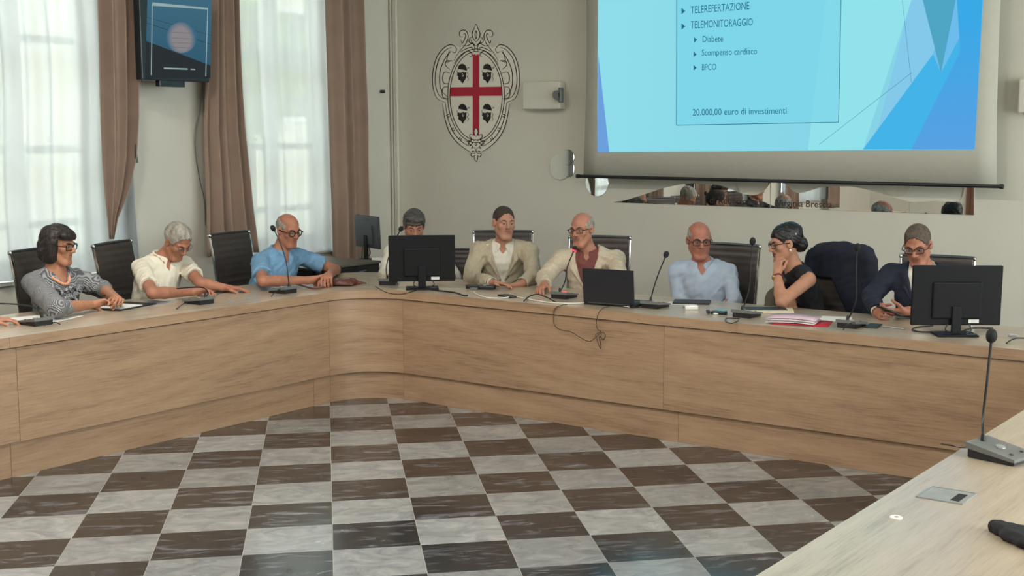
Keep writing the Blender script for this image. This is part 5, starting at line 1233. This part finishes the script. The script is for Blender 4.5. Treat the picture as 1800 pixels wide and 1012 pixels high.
# ================================================================== microphones
def mic(label, px, py, head_deg, neck, ball, r=0.017, lit=False, sc=1.0, cable=None):
    """neck: points in world; heading: direction towards its user"""
    c = pt_z(px, py, DZ); t = thing('desk_microphone', label, 'microphone', tuple(c), math.radians(head_deg), group='gooseneck desk microphones')
    w = 0.065 * sc; Rm = Matrix.Rotation(-math.radians(head_deg), 3, 'Z'); lc = lambda p: Rm @ (Vector(p) - Vector(c))
    def wedge(z0, z1, z2, inset, name, m):
        x0, x1 = -0.085 * sc + inset, 0.085 * sc - inset; vs = [(x0, -w + inset, z0), (x1, -w + inset, z0), (x1, w - inset, z0), (x0, w - inset, z0), (x0, -w + inset, z1), (x1, -w + inset, z2), (x1, w - inset, z2), (x0, w - inset, z1)]
        bm = bmesh.new(); V = [bm.verts.new(v) for v in vs]
        for f in ((3, 2, 1, 0), (4, 5, 6, 7), (0, 1, 5, 4), (1, 2, 6, 5), (2, 3, 7, 6), (3, 0, 4, 7)): bm.faces.new([V[i] for i in f])
        bmesh.ops.bevel(bm, geom=bm.edges[:], offset=0.003, segments=2, affect='EDGES'); me = bpy.data.meshes.new(name); bm.to_mesh(me); bm.free()
        me.materials.append(M[m]); o = bpy.data.objects.new(name, me); C.objects.link(o); o.parent = t
    wedge(0.0, 0.034 * sc, 0.012 * sc, 0.006, 'base', 'black'); 
    mbs = MB(); x0, x1 = -0.085 * sc, 0.085 * sc
    mbs.raw([(x0, -w, 0.030 * sc), (x1, -w, 0.012 * sc), (x1, w, 0.012 * sc), (x0, w, 0.030 * sc), (x0, -w, 0.050 * sc), (x1, -w, 0.022 * sc), (x1, w, 0.022 * sc), (x0, w, 0.050 * sc)], [(3, 2, 1, 0), (4, 5, 6, 7), (0, 1, 5, 4), (1, 2, 6, 5), (2, 3, 7, 6), (3, 0, 4, 7)])
    mbs.build('top_shell', 'grey', t)
    MB().lathe([(0, 0), (0.016 * sc, 0), (0.015 * sc, 0.004), (0, 0.004)], 20, M4=T3(0.0, 0, 0.037 * sc) @ Ry(0.163)).build('talk_button', 'red_led' if lit else 'silver', t, smooth=True)
    for s in (-1, 1): MB().lathe([(0, 0), (0.006, 0), (0.006, 0.003), (0, 0.003)], 12, M4=T3(0.055 * sc, s * 0.03 * sc, 0.0275 * sc) @ Ry(0.163)).build('key', 'dgrey', t)
    b0 = Vector((-0.062 * sc, 0, 0.044 * sc)); pts = [b0] + [lc(p) for p in neck] + [lc(ball)]; pp = smooth_path(pts, 8)
    MB().lathe([(0.009, 0), (0.008, 0.02), (0.005, 0.03)], 12, M4=T3(*b0)).build('neck_collar', 'black', t, smooth=True)
    MB().tube(pp, 0.0042 * sc, 8).build('gooseneck', 'black', t, smooth=True)
    bb = lc(ball); d = (bb - pp[-4]).normalized(); q = d.to_track_quat('Z', 'Y').to_matrix().to_4x4()
    MB().ball((0, 0, 0), (r, r, r * 1.30), 0, Matrix.Translation(bb) @ q).build('windscreen', 'black_matte', t, smooth=True)
    if lit: MB().lathe([(r * 0.85, 0), (r * 1.02, 0.003), (r * 1.02, 0.008), (r * 0.85, 0.011)], 18, M4=Matrix.Translation(bb - d * r * 0.95) @ q).build('light_ring', 'red_led', t, smooth=True)
    if cable: MB().tube([lc(p) for p in smooth_path(cable, 5)], 0.003, 6).build('cable', 'black', t, smooth=True)
    return t
mic('desk microphone lying low beside the loose papers next to the woman', 63, 570, 180, [pt_x(70, 550, -0.25), pt_x(60, 540, -0.32), pt_x(35, 535, -0.42), pt_x(-8, 533, -0.62)], pt_x(-16, 533, -0.66), cable=[pt_z(78, 572, DZ + .01), pt_z(95, 566, DZ + .02), pt_z(106, 570, DZ + .004)])
mic('desk microphone bent flat in front of the man in the cream polo', 350, 533, 180, [pt_x(366, 515, -0.23), pt_x(358, 506, -0.28), pt_x(335, 505, -0.38), pt_x(272, 511, -0.60)], pt_x(263, 513, -0.64), cable=[pt_z(336, 530, DZ + .012), pt_z(322, 534, DZ + .012), pt_z(310, 543, DZ + .003)])
mic('desk microphone rising past the ear of the bald man in blue', 497, 514, 180, [pt_x(507, 490, -0.28), pt_x(503, 460, -0.31), pt_x(494, 430, -0.34), pt_x(485, 410, -0.36)], pt_x(480, 401, -0.37), 0.018, cable=[pt_z(513, 507, DZ + .03), pt_z(495, 507, DZ + .035), pt_z(483, 514, DZ + .02), pt_z(477, 521, DZ + .003)])
mic('desk microphone on the corner beside the monitor', 683, 499, 125, [pt_y(679, 470, 0.27), pt_y(687, 440, 0.28), pt_y(699, 413, 0.29)], pt_y(705, 402, 0.29), 0.018, cable=[pt_z(660, 503, DZ + .01), pt_z(680, 514, DZ + .003), pt_z(705, 517, DZ + .003), pt_z(738, 508, DZ + .003)])
mic('desk microphone with a glowing red ring in front of the speaker', 992, 523, 95, [pt_y(993, 495, 0.30), pt_y(997, 470, 0.31), pt_y(1006, 447, 0.33)], pt_y(1010, 437, 0.34), 0.017, True)
mic('desk microphone beside the closed end of the laptop', 1152, 540, 92, [pt_y(1148, 510, 0.22), pt_y(1157, 482, 0.23), pt_y(1168, 455, 0.24)], pt_y(1171, 447, 0.24), 0.018, cable=[pt_z(1133, 540, DZ + .01), pt_z(1110, 541, DZ + .004), pt_z(1090, 538, DZ + .003)])
mic('desk microphone between the pale blue shirt and the woman with the bun', 1313, 556, 90, [pt_y(1316, 510, 0.20), pt_y(1319, 470, 0.21), pt_y(1322, 434, 0.22)], pt_y(1323, 424, 0.22), 0.019, cable=[pt_z(1300, 560, DZ + .012), pt_z(1278, 559, DZ + .006), pt_z(1276, 565, DZ + .004), pt_z(1287, 568, DZ + .004), pt_z(1298, 563, DZ + .005)])
mic('desk microphone in front of the chair with the dark jacket', 1497, 574, 90, [pt_y(1504, 530, 0.15), pt_y(1505, 490, 0.15), pt_y(1506, 444, 0.16)], pt_y(1507, 434, 0.16), 0.018, cable=[pt_z(1511, 571, DZ + .02), pt_z(1500, 567, DZ + .04), pt_z(1487, 572, DZ + .03), pt_z(1482, 580, DZ + .004)])
fgc = pt_z(1750, 803, DZ)
mic('tall desk microphone on the pale desk wing beside the cable box', 1758, 806, -14, [pt_y(1728, 735, -2.26), pt_y(1735, 670, -2.25), pt_y(1741, 612, -2.24)], pt_y(1743, 590, -2.24), 0.0205, sc=1.12, cable=[pt_z(1704, 786, DZ + .02), pt_z(1690, 786, DZ + .015), pt_z(1668, 782, DZ + .01), pt_z(1655, 780, DZ - .03)])

# ================================================================== monitors and laptop
M['label_white'] = mat('sticker_white', '#c9c9c6', 0.6); M['mon_back'] = mat('monitor_back', '#0e0f11', 0.6, var=0.08, spec=0.25); M['mon_grey'] = mat('monitor_back_grey', '#2e3238', 0.4)
def monitor(label, base, head_deg, w, hgt, zb, m='mon_back', sticker=True, tilt=0.05, neck_h=0.30):
    """heading: the direction its back looks to"""
    t = thing('computer_monitor', label, 'monitor', base, math.radians(head_deg)); T = T3(0.02, 0, zb) @ Ry(tilt)
    MB().box((0, 0, hgt / 2), (0.022, w, hgt), bev=0.006, M4=T).build('panel', m, t)
    MB().box((0.012, 0, hgt * 0.42), (0.020, w * 0.55, hgt * 0.62), bev=0.009, M4=T).build('rear_cover', m, t)
    MB().box((-0.0115, 0, hgt * 0.53), (0.002, w * 0.96, hgt * 0.88), M4=T).build('screen', 'black', t)
    MB().box((0.045, 0, (zb + 0.10) / 2 + 0.01), (0.022, 0.055, zb + 0.10), bev=0.006).build('neck', 'mon_back', t)
    MB().box((0.02, 0, 0.006), (0.16, 0.23, 0.012), bev=0.005).build('foot', 'mon_back', t)
    MB().box((0.023, 0, hgt * 0.18), (0.002, 0.024, 0.006), M4=T).build('logo', 'silver', t)
    if sticker:
        st = MB().box((0.012, w * 0.20, hgt * 0.07), (0.0015, 0.058, 0.020), M4=T).build('sticker', 'label_white', t)
    for (y0, y1) in ((-0.05, -0.03), (0.07, 0.05)):
        MB().tube(smooth_path([T @ Vector((0.03, y0, 0.01)), (0.05, y0 * 1.2, zb * 0.6), (0.07, y1, zb * 0.25), (0.06, y1 * 2.2, 0.012)], 6), 0.004, 6).build('cable', 'black', t, smooth=True)
    return t
b = pt_z(742, 507, DZ); monitor('black monitor seen from behind, hiding the man in the desk corner', tuple(b), -48, 0.465, 0.328, 0.055)
b = pt_z(1676, 588, DZ); monitor('wide black monitor seen from behind in front of the man in the navy suit', tuple(b), -56, 0.50, 0.335, 0.058)
b = pt_y(652, 470, 1.55); monitor('small grey-backed monitor turned sideways in the corner by the curtain', (b[0], 1.55, 0.76), -108, 0.42, 0.28, 0.115, 'mon_grey', False)
mt = bpy.data.objects['computer_monitor.002']; MB().box((0.012, 0.02, 0.250), (0.002, 0.05, 0.010), M4=T3(0.02, 0, 0.115) @ Ry(0.05)).build('badge', 'black', mt)
o = MB().box((0.022, 0, 0.172), (0.003, 0.22, 0.006), M4=T3(0.02, 0, 0.115) @ Ry(0.05)).build('vent_slot', 'black', mt)
kx = pt_y(668, 478, 1.45)
tag(MB().box((0, 0, 0.02), (0.20, 0.14, 0.04), bev=0.006).build('network_box', 'paper', loc=(kx[0] + 0.02, 1.50, 0.76)), 'small white network box on the side table under the spare monitor', 'box')
# laptop
M['laptop'] = mat('laptop_lid', '#232327', 0.55, var=0.05, spec=0.3)
l0 = pt_z(1070, 538, DZ); lt = thing('laptop', 'open dark grey laptop seen from behind its lid in front of the speaker', 'laptop', (l0[0], l0[1], DZ), math.radians(7))
MB().box((0, 0.13, 0.010), (0.365, 0.25, 0.018), bev=0.004).build('base', 'laptop', lt)
MB().box((0, 0.125, 0.0195), (0.31, 0.11, 0.002)).build('keyboard', 'black', lt)
ld = MB().box((0, 0, 0.115), (0.365, 0.008, 0.226), bev=0.004, M4=T3(0, 0.004, 0.014) @ Rx(0.10)).build('lid', 'laptop', lt)
MB().box((0, 0.0048, 0.118), (0.335, 0.001, 0.195), M4=T3(0, 0.004, 0.014) @ Rx(0.10)).build('display', 'tv_blue', ld)
MB().tube([(-0.15, 0.004, 0.014), (0.15, 0.004, 0.014)], 0.007, 10).build('hinge', 'black', lt, smooth=True)
MB().tube(smooth_path([(0.18, 0.10, 0.01), (0.22, 0.08, 0.012), (0.26, 0.03, 0.004), (0.34, 0.01, 0.004)], 6), 0.003, 6).build('power_plug', 'black', lt, smooth=True)

# ================================================================== cables on the desk
M['white_cable'] = mat('white_cable', '#cfcabd', 0.5); M['brown_cable'] = mat('thin_dark_cable', '#2b1d14', 0.5)
def cable(name, label, pts, r, m):
    c = Vector(pts[0]); o = MB().tube([Vector(p) - c for p in smooth_path(pts, 6)], r, 8).build(name, m, smooth=True, auto=80, loc=c); return tag(o, label, 'cable')
zt = lambda p, h=0.005: pt_z(p[0], p[1], DZ + h)
cable('white_cable', 'white cable snaking along the desk edge from the black adapter to the laptop', [zt(p, 0.0055) for p in ((833, 512), (838, 517), (852, 522), (878, 524), (906, 521), (926, 525), (962, 531), (1002, 533), (1050, 532), (1095, 538), (1106, 540))], 0.0045, 'white_cable')
hang = [(997, 535), (985, 537), (975, 543), (973, 556), (974, 570), (984, 579), (1003, 583), (1020, 593), (1035, 600), (1043, 596), (1052, 588), (1060, 584), (1064, 590), (1060, 597), (1054, 591), (1056, 607), (1055, 612), (1050, 598), (1047, 588), (1056, 583), (1052, 580), (1048, 570), (1052, 550), (1062, 541), (1074, 537)]
hp = []
for i, p in enumerate(hang):
    if i in (0, 1, len(hang) - 1): hp.append(zt(p, 0.004))
    elif i in (2, len(hang) - 2): q = pt_y(p[0], p[1], -0.036); hp.append((q[0], q[1], DZ + 0.002) if False else q)
    else: hp.append(pt_y(p[0], p[1], -0.040 - 0.004 * (i % 3)))
cable('hanging_cable', 'thin dark cable hanging knotted over the desk front below the laptop', hp, 0.0022, 'brown_cable')
cable('black_cable', 'black cable arching beside the hand of the speaker', [zt((921, 529), 0.004), zt((930, 521), 0.02), zt((944, 517), 0.045), zt((958, 521), 0.045), zt((970, 527), 0.02), zt((978, 532), 0.005)], 0.0045, 'black')
cable('black_cable', 'black cable running from the corner monitor towards the black adapter', [zt((752, 508)), zt((775, 511)), zt((800, 514)), zt((815, 519)), zt((822, 519))], 0.005, 'black')
cable('black_cable', 'black cable looping from the foot of the wide monitor', [zt((1650, 583)), zt((1620, 583)), zt((1604, 580)), zt((1610, 575)), zt((1640, 572))], 0.004, 'black')
cable('black_cable', 'black cable ending in a plug beside the wide monitor', [zt((1690, 583), .01), zt((1706, 577), .02), zt((1725, 576), .01), zt((1745, 577), .006)], 0.006, 'black')
cable('black_cable', 'black cables with a metal plug at the end of the long desk', [zt((1769, 603)), zt((1780, 596), .012), zt((1795, 594), .015), zt((1830, 597), .006)], 0.004, 'black')
q = zt((1781, 592), 0.0); tag(MB().box((0, 0, 0.009), (0.055, 0.022, 0.018), bev=0.004).build('cable_plug', 'silver', loc=q), 'small metal plug at the end of the long desk', 'plug')

# ================================================================== small things on the desks
def slab(name, label, cat, px, py, size, deg, m, h=0.0, bev=0.003):
    c = pt_z(px, py, DZ + h); o = MB().box((0, 0, size[2] / 2), size, bev=min(bev, size[2] * 0.4)).build(name, m, loc=tuple(c)); o.rotation_euler = (0, 0, math.radians(deg)); return tag(o, label, cat)
M['pink_paper'] = mat('pink_folder', '#c4aab6', 0.7); M['red_card'] = mat('red_card', '#b01f2e', 0.6); M['teal'] = mat('teal_cloth', '#4fb3c4', 0.7); M['cream'] = mat('cream_card', '#cfc3a6', 0.7); M['brown_leather'] = mat('brown_leather', '#5a2f26', 0.35, var=0.25, bump=0.3, bscale=30); M['grey_paper'] = mat('grey_sheet', '#8e9099', 0.6)
slab('paper_sheet', 'loose white sheet under the microphone next to the woman', 'paper', 92, 560, (0.21, 0.30, 0.001), 20, 'paper')
slab('paper_sheet', 'second loose white sheet half under the first, next to the woman', 'paper', 70, 558, (0.21, 0.30, 0.001), -8, 'paper', 0.0012)
slab('pen', 'slim grey pen lying on the loose sheets', 'pen', 92, 557, (0.012, 0.14, 0.008), 80, 'dgrey', 0.0024)
c = pt_z(217, 539, DZ); nb = thing('notebook', 'open black notebook with white pages before the woman in the ruffled blouse', 'notebook', tuple(c), math.radians(12))
MB().box((0, 0, 0.004), (0.24, 0.34, 0.008), bev=0.002).build('cover', 'black', nb); MB().box((0.0, -0.04, 0.0095), (0.20, 0.20, 0.003)).build('page', 'paper', nb)
slab('document', 'flat grey sheet sticking out beyond the black notebook', 'paper', 258, 534, (0.20, 0.30, 0.0012), 6, 'grey_paper')
def phone(label, px, py, deg, h=0.0, pos=None, rot=None):
    c = pt_z(px, py, DZ + h) if pos is None else pos; t = thing('smartphone', label, 'phone', tuple(c), math.radians(deg))
    if rot: t.rotation_euler = rot
    MB().box((0, 0, 0.0045), (0.075, 0.155, 0.009), bev=0.004).build('case', 'black', t); MB().box((0, 0, 0.0093), (0.068, 0.146, 0.0006)).build('glass', 'dgrey', t); return t
phone('black smartphone under the fingers of the man in the cream polo', 392, 513, 12)
slab('pen', 'blue-grey pen beside the phone of the man in the cream polo', 'pen', 381, 519, (0.010, 0.13, 0.008), 40, 'grey')
slab('paper_slip', 'narrow pale paper slip near the desk edge before the cream polo', 'paper', 405, 528, (0.02, 0.14, 0.001), 60, 'grey_paper')
slab('paper_slip', 'short pale paper slip near the desk edge before the bald man', 'paper', 436, 526, (0.02, 0.10, 0.001), 60, 'grey_paper')
# leather pouch
c = pt_z(600, 501, DZ); pc_ = thing('leather_pouch', 'shiny brown leather pouch before the bald man in blue', 'pouch', tuple(c))
Fp = Field((-0.22, -0.2, -0.01), (0.22, 0.2, 0.09), 0.005); Fp.ell((0, 0, 0.016), (0.11, 0.085, 0.017), None, 0.02); Fp.cap((-0.05, -0.06, 0.022), (0.07, 0.06, 0.030), 0.014, 0.020, k=0.02); Fp.cap((0.07, 0.06, 0.02), (0.13, 0.12, 0.012), 0.016, 0.006, k=0.02); Fp.cap((-0.03, 0.05, 0.02), (-0.10, -0.05, 0.02), 0.016, k=0.02)
Fp.ripple(0.004, 0.05, 5); Fp.carve(lambda x, y, z: z - 0.001 + 0 * (x + y)); Fp.build('body', ['brown_leather'], pc_)
MB().tube([(-0.05, -0.02, 0.047), (0.0, 0.01, 0.051), (0.06, 0.045, 0.054)], 0.004, 6).build('zip', 'chrome', pc_, smooth=True)
c = zt((548, 505), 0.0); tag(MB().tube(smooth_path([Vector(zt(p, h)) - Vector(c) for p, h in (((575, 503), .008), (552, 506) and ((552, 507), .012), ((520, 499), .02), ((502, 496), .03), ((497, 502), .01))], 6), 0.006, 8).build('pouch_strap', 'brown_leather', smooth=True, loc=c), 'brown leather strap curling away from the pouch', 'strap')
# spectacle case / adapter before the man in beige
c = pt_z(842, 508, DZ); ad = thing('power_adapter', 'black adapter and folded black case before the man in beige jacket', 'adapter', tuple(c), math.radians(20))
MB().box((-0.05, 0.02, 0.014), (0.10, 0.05, 0.028), bev=0.006).build('adapter_block', 'black', ad); MB().box((0.06, 0.0, 0.016), (0.12, 0.06, 0.032), bev=0.01).build('case', 'black', ad); MB().box((0.05, -0.01, 0.033), (0.02, 0.03, 0.004)).build('clasp', 'silver', ad)
MB().box((-0.02, -0.05, 0.008), (0.05, 0.03, 0.016), bev=0.003).build('connector', 'grey', ad)
phone('dark smartphone lying behind the white cable', 892, 521, 65)
slab('tablet', 'black tablet with pale edge before the man in pale blue', 'tablet', 1216, 532, (0.24, 0.17, 0.012), 25, 'black'); slab('paper_sheet', 'white sheet beside the black tablet', 'paper', 1200, 533, (0.20, 0.14, 0.001), 20, 'paper')
c = pt_z(1215, 544, DZ); wp = thing('white_adapter', 'small white plug adapter lying near the desk edge', 'adapter', tuple(c), math.radians(40)); MB().box((0, 0, 0.014), (0.085, 0.042, 0.028), bev=0.008).build('body', 'paper', wp); MB().box((-0.046, 0, 0.014), (0.010, 0.026, 0.012)).build('socket', 'grey', wp)
c = pt_z(1261, 552, DZ); tc_ = thing('folded_case', 'small black case with a turquoise lining near the desk edge', 'case', tuple(c), math.radians(8))
MB().box((0.01, 0, 0.010), (0.10, 0.035, 0.020), bev=0.006).build('shell', 'black', tc_); MB().box((0.01, 0.035, 0.016), (0.075, 0.04, 0.010), bev=0.003).build('lining', 'teal', tc_); MB().box((-0.055, 0.015, 0.014), (0.022, 0.06, 0.020), bev=0.006, M4=Rz(0.5)).build('flap', 'black', tc_); MB().ball((0.0, -0.03, 0.006), (0.018, 0.009, 0.006)).build('tag', 'paper', tc_, smooth=True)
c = pt_z(1355, 548, DZ); bk = thing('notebook', 'cream and dark notebook under the elbow of the woman with the bun', 'notebook', tuple(c), math.radians(28))
MB().box((0.0, 0, 0.008), (0.28, 0.16, 0.016), bev=0.003).build('cream_pages', 'cream', bk); MB().box((-0.03, 0.03, 0.0175), (0.26, 0.15, 0.003), bev=0.001, M4=Rz(0.12)).build('dark_cover', 'dgrey', bk)
c = pt_z(1400, 567, DZ); fo = thing('folder', 'bulging pink paper folder with a red flap on the long desk', 'folder', tuple(c), math.radians(14))
def curved_sheet(name, m, z0, lift, w, d, dx, dy, ang, th=0.0018):
    vs = []; n = 8
    for i in range(n + 1):
        u = i / n * 2 - 1; z = z0 + lift * (1 - u * u)
        for v in (-1, 1): vs.append((u * w / 2, v * d / 2, z))
    sh_ = MB().raw(vs, [(2 * i, 2 * i + 2, 2 * i + 3, 2 * i + 1) for i in range(n)], M4=T3(dx, dy, 0) @ Rz(ang)).build(name, m, fo, smooth=True, auto=180); md = sh_.modifiers.new('thickness', 'SOLIDIFY'); md.thickness = th
curved_sheet('red_cover', 'red_card', 0.003, 0.004, 0.33, 0.235, 0.035, 0.0, 0.04, 0.003)
curved_sheet('paper_layer', 'paper', 0.010, 0.006, 0.29, 0.21, -0.02, -0.005, 0.0); curved_sheet('paper_layer', 'pink_paper', 0.015, 0.010, 0.29, 0.21, -0.015, 0.0, 0.02); curved_sheet('paper_layer', 'paper', 0.022, 0.008, 0.28, 0.20, -0.02, -0.004, -0.02); curved_sheet('top_cover', 'pink_paper', 0.030, 0.010, 0.30, 0.215, -0.02, 0.01, 0.0, 0.003)
MB().box((0.155, -0.01, 0.016), (0.075, 0.225, 0.006), bev=0.002, M4=Ry(0.12)).build('red_flap', 'red_card', fo)
slab('paper_sheet', 'white sheets spread flat behind the pink folder', 'paper', 1452, 560, (0.30, 0.21, 0.002), 20, 'paper')
phone('smartphone with a lit edge beside the tall microphone base', 1535, 574, 10)
slab('pen', 'silver pen in front of the man in the navy suit', 'pen', 1570, 577, (0.15, 0.010, 0.009), -12, 'silver')
pp = pt_y(1563, 548, 0.585); phone('black smartphone held in both hands of the man in the navy suit', 0, 0, 0, pos=pp, rot=(-0.4, 0.0, -0.6))
pp = pt_x(583, 484, -0.56); phone('smartphone held in the hands of the bald man in blue', 0, 0, 0, pos=pp + np.array([0.0, 0, 0.0]), rot=(0.2, -0.5, 0.9))
pp = pt_x(193, 521, -0.62); c = MB().tube([(-0.05, -0.03, 0.0), (0.05, 0.04, 0.03)], 0.005, 8).build('pen', 'black', smooth=True, loc=pp); tag(c, 'black pen held between the hands of the woman in the ruffled blouse', 'pen')
# black pouch on the foreground wing
c = pt_z(1790, 948, DZ); po = thing('fabric_pouch', 'black drawstring fabric pouch lying on the pale desk wing', 'pouch', tuple(c), math.radians(-20))
Fp = Field((-0.16, -0.14, -0.01), (0.26, 0.16, 0.07), 0.005); Fp.cap((-0.085, 0.01, 0.013), (0.04, 0.0, 0.018), 0.022, 0.040, k=0.02); Fp.ell((0.08, -0.01, 0.014), (0.13, 0.062, 0.020), None, 0.03); Fp.ripple(0.003, 0.05, 3); Fp.carve(lambda x, y, z: z - 0.001 + 0 * (x + y)); Fp.carve(lambda x, y, z: 0.034 - z + 0 * (x + y)); Fp.build('body', ['cl_black'], po)
MB().tube(smooth_path([(0.0, 0.04, 0.03), (0.03, 0.06, 0.035), (0.05, 0.075, 0.02), (0.035, 0.085, 0.012), (0.01, 0.07, 0.015), (0.06, 0.05, 0.034)], 6), 0.0022, 6).build('drawstring', 'black', po, smooth=True)

# ================================================================== jacket on the chair back, jewellery
ch = CHAIRS[7]; jk = thing('jacket', 'dark navy jacket draped over the chair back beside the woman with the bun', 'jacket', tuple(ch.location), ch.rotation_euler.z)
Fj = Field((-0.42, -0.38, 0.50), (-0.12, 0.38, 1.24), 0.009)
Fj.cap((-0.285, -0.15, 1.10), (-0.285, 0.19, 1.10), 0.050, 0.055, k=0.03); Fj.ell((-0.265, 0.03, 0.93), (0.050, 0.255, 0.24), None, 0.05); Fj.ell((-0.26, 0.06, 0.72), (0.045, 0.25, 0.22), None, 0.05); Fj.cap((-0.27, -0.20, 1.06), (-0.25, -0.24, 0.86), 0.045, 0.035, k=0.03); Fj.cap((-0.27, 0.23, 1.05), (-0.25, 0.27, 0.72), 0.05, 0.04, k=0.03)
Fj.ripple(0.003, 0.10, 4); Fj.carve(lambda x, y, z: np.maximum(np.maximum(0.22 * 0 + (y - (-0.02 + 0.55 * (0.92 - z))), z - 0.93), -(x + 0.272)) + 0 * x)
Fj.build('cloth', ['cl_navy'], jk)
def ring(p, pts, r, name, m, closed=False): MB().tube([Vector(q) - Vector(p['org']) for q in pts], r, 8, closed=closed).build(name, m, p['root'], smooth=True)
M['coral'] = mat('coral_beads', '#d99a78', 0.5); M['pearl'] = mat('pearl', '#d8d2c6', 0.3); M['gold'] = mat('gold', '#b08050', 0.3, metal=0.7)
p = P['w1']; s_ = np.cross([0, 0, 1], p['FS']); nk = p['N'] + p['FS'] * 0.005
ring(p, [nk + p['FS'] * (0.062 * math.cos(a) + (0.05 if math.cos(a) > 0 else 0) * math.cos(a)) + s_ * 0.072 * math.sin(a) + np.array([0, 0, 0.015 - 0.085 * max(0, math.cos(a)) ** 1.3]) for a in [2 * PI * k / 28 for k in range(28)]], 0.008, 'necklace', 'coral', True)
hd = lambda p, q: p['head'] + p['R'] @ np.array(q)
for sx in (-1, 1): MB().ball(Vector(hd(p, (sx * 0.083, -0.002, -0.045))) - Vector(p['org']), 0.008).build('earring', 'pearl', p['root'], smooth=True)
# ruffled collar of the blouse
Fr = Field(p['N'] - 0.24, p['N'] + 0.2, 0.007)
for row, (rad, dz, rr_) in enumerate(((0.088, -0.030, 0.017), (0.115, -0.062, 0.019))):
    for k in range(34):
        a = 2 * PI * k / 34; c = nk + p['FS'] * (rad * math.cos(a) * (1.05 if math.cos(a) > 0 else 0.85)) + s_ * rad * 1.22 * math.sin(a) + np.array([0, 0, dz + 0.01 * math.sin(a * 9 + row) - (0.075 + 0.02 * row) * max(0, math.cos(a)) ** 1.5])
        out = p['FS'] * math.cos(a) + s_ * math.sin(a); Fr.cap(c, c + out * 0.022 + np.array([0, 0, -0.012 + 0.010 * math.sin(k * 2.4)]), rr_ * 0.75, rr_ * 0.55, k=0.006)
Fr.ripple(0.004, 0.03, 9); Fr.build('ruffle', ['cl_stripe'], p['root'], p['org'])
p = P['w8']
MB().ball(Vector(hd(p, (-0.074, -0.055, 0.055))) - Vector(p['org']), 0.010).build('hair_clip', 'silver', p['root'], smooth=True)
for sx in (-1, 1): MB().ball(Vector(hd(p, (sx * 0.084, -0.002, -0.042))) - Vector(p['org']), 0.009).build('earring', 'pearl', p['root'], smooth=True)
w_ = pt_y(1366, 483, 0.76); e_ = pt_y(1374, 530, 0.62); ax = unit(w_ - e_); u_ = unit(np.cross(ax, [1, 0, 0])); v_ = np.cross(ax, u_)
wt = MB(); cc = w_ - ax * 0.02
for k in (0,): wt.tube([Vector(cc + (u_ * math.cos(a) + v_ * math.sin(a)) * 0.031 - p['org']) for a in [2 * PI * q / 20 for q in range(20)]], 0.0065, 8, closed=True)
wt.build('watch_strap', 'brown_leather', p['root'], smooth=True)
MB().ball(Vector(cc + unit(np.array([-0.4, -0.9, 0.1])) * 0.033 - p['org']), (0.013, 0.008, 0.013)).build('watch_case', 'gold', p['root'], smooth=True)
M['scarf'] = mat('olive_scarf', '#4b453b', 0.85, var=0.2, bump=0.5, bscale=20)
Fq = Field(p['N'] - 0.35, p['N'] + 0.15, 0.008); a0 = pt_y(1376, 492, 0.84); a1 = pt_y(1358, 520, 0.80); a2 = pt_y(1348, 556, 0.79)
Fq.cap(a0, a1, 0.022, 0.034, k=0.02); Fq.cap(a1, a2, 0.034, 0.050, k=0.02); Fq.ripple(0.005, 0.05, 3); Fq.build('scarf', ['scarf'], p['root'], p['org'])
# cuffs of the white shirt under the navy sleeve
for pk, wrist, elb in (('m9', pt_y(1543, 550, 0.66), pt_y(1531, 522, 0.86)), ('m5', TZ(868, 497, 0.035), pt_y(828, 488, 0.72))):
    p = P[pk]; d = unit(np.array(wrist) - np.array(elb)); c0 = np.array(wrist) - d * 0.035; u_ = unit(np.cross(d, [0, 0, 1])); v_ = np.cross(d, u_); mb = MB(); vs = []
    for t_, r_ in ((-0.02, 0.036), (0.020, 0.037), (0.020, 0.033), (-0.02, 0.032)): vs += [Vector(c0 + d * t_ + (u_ * math.cos(a) + v_ * math.sin(a)) * r_ - p['org']) for a in [2 * PI * q / 20 for q in range(20)]]
    mb.raw(vs, [(i * 20 + k, i * 20 + (k + 1) % 20, ((i + 1) % 4) * 20 + (k + 1) % 20, ((i + 1) % 4) * 20 + k) for i in range(4) for k in range(20)]); mb.build('cuff', 'cl_white', p['root'], smooth=True)
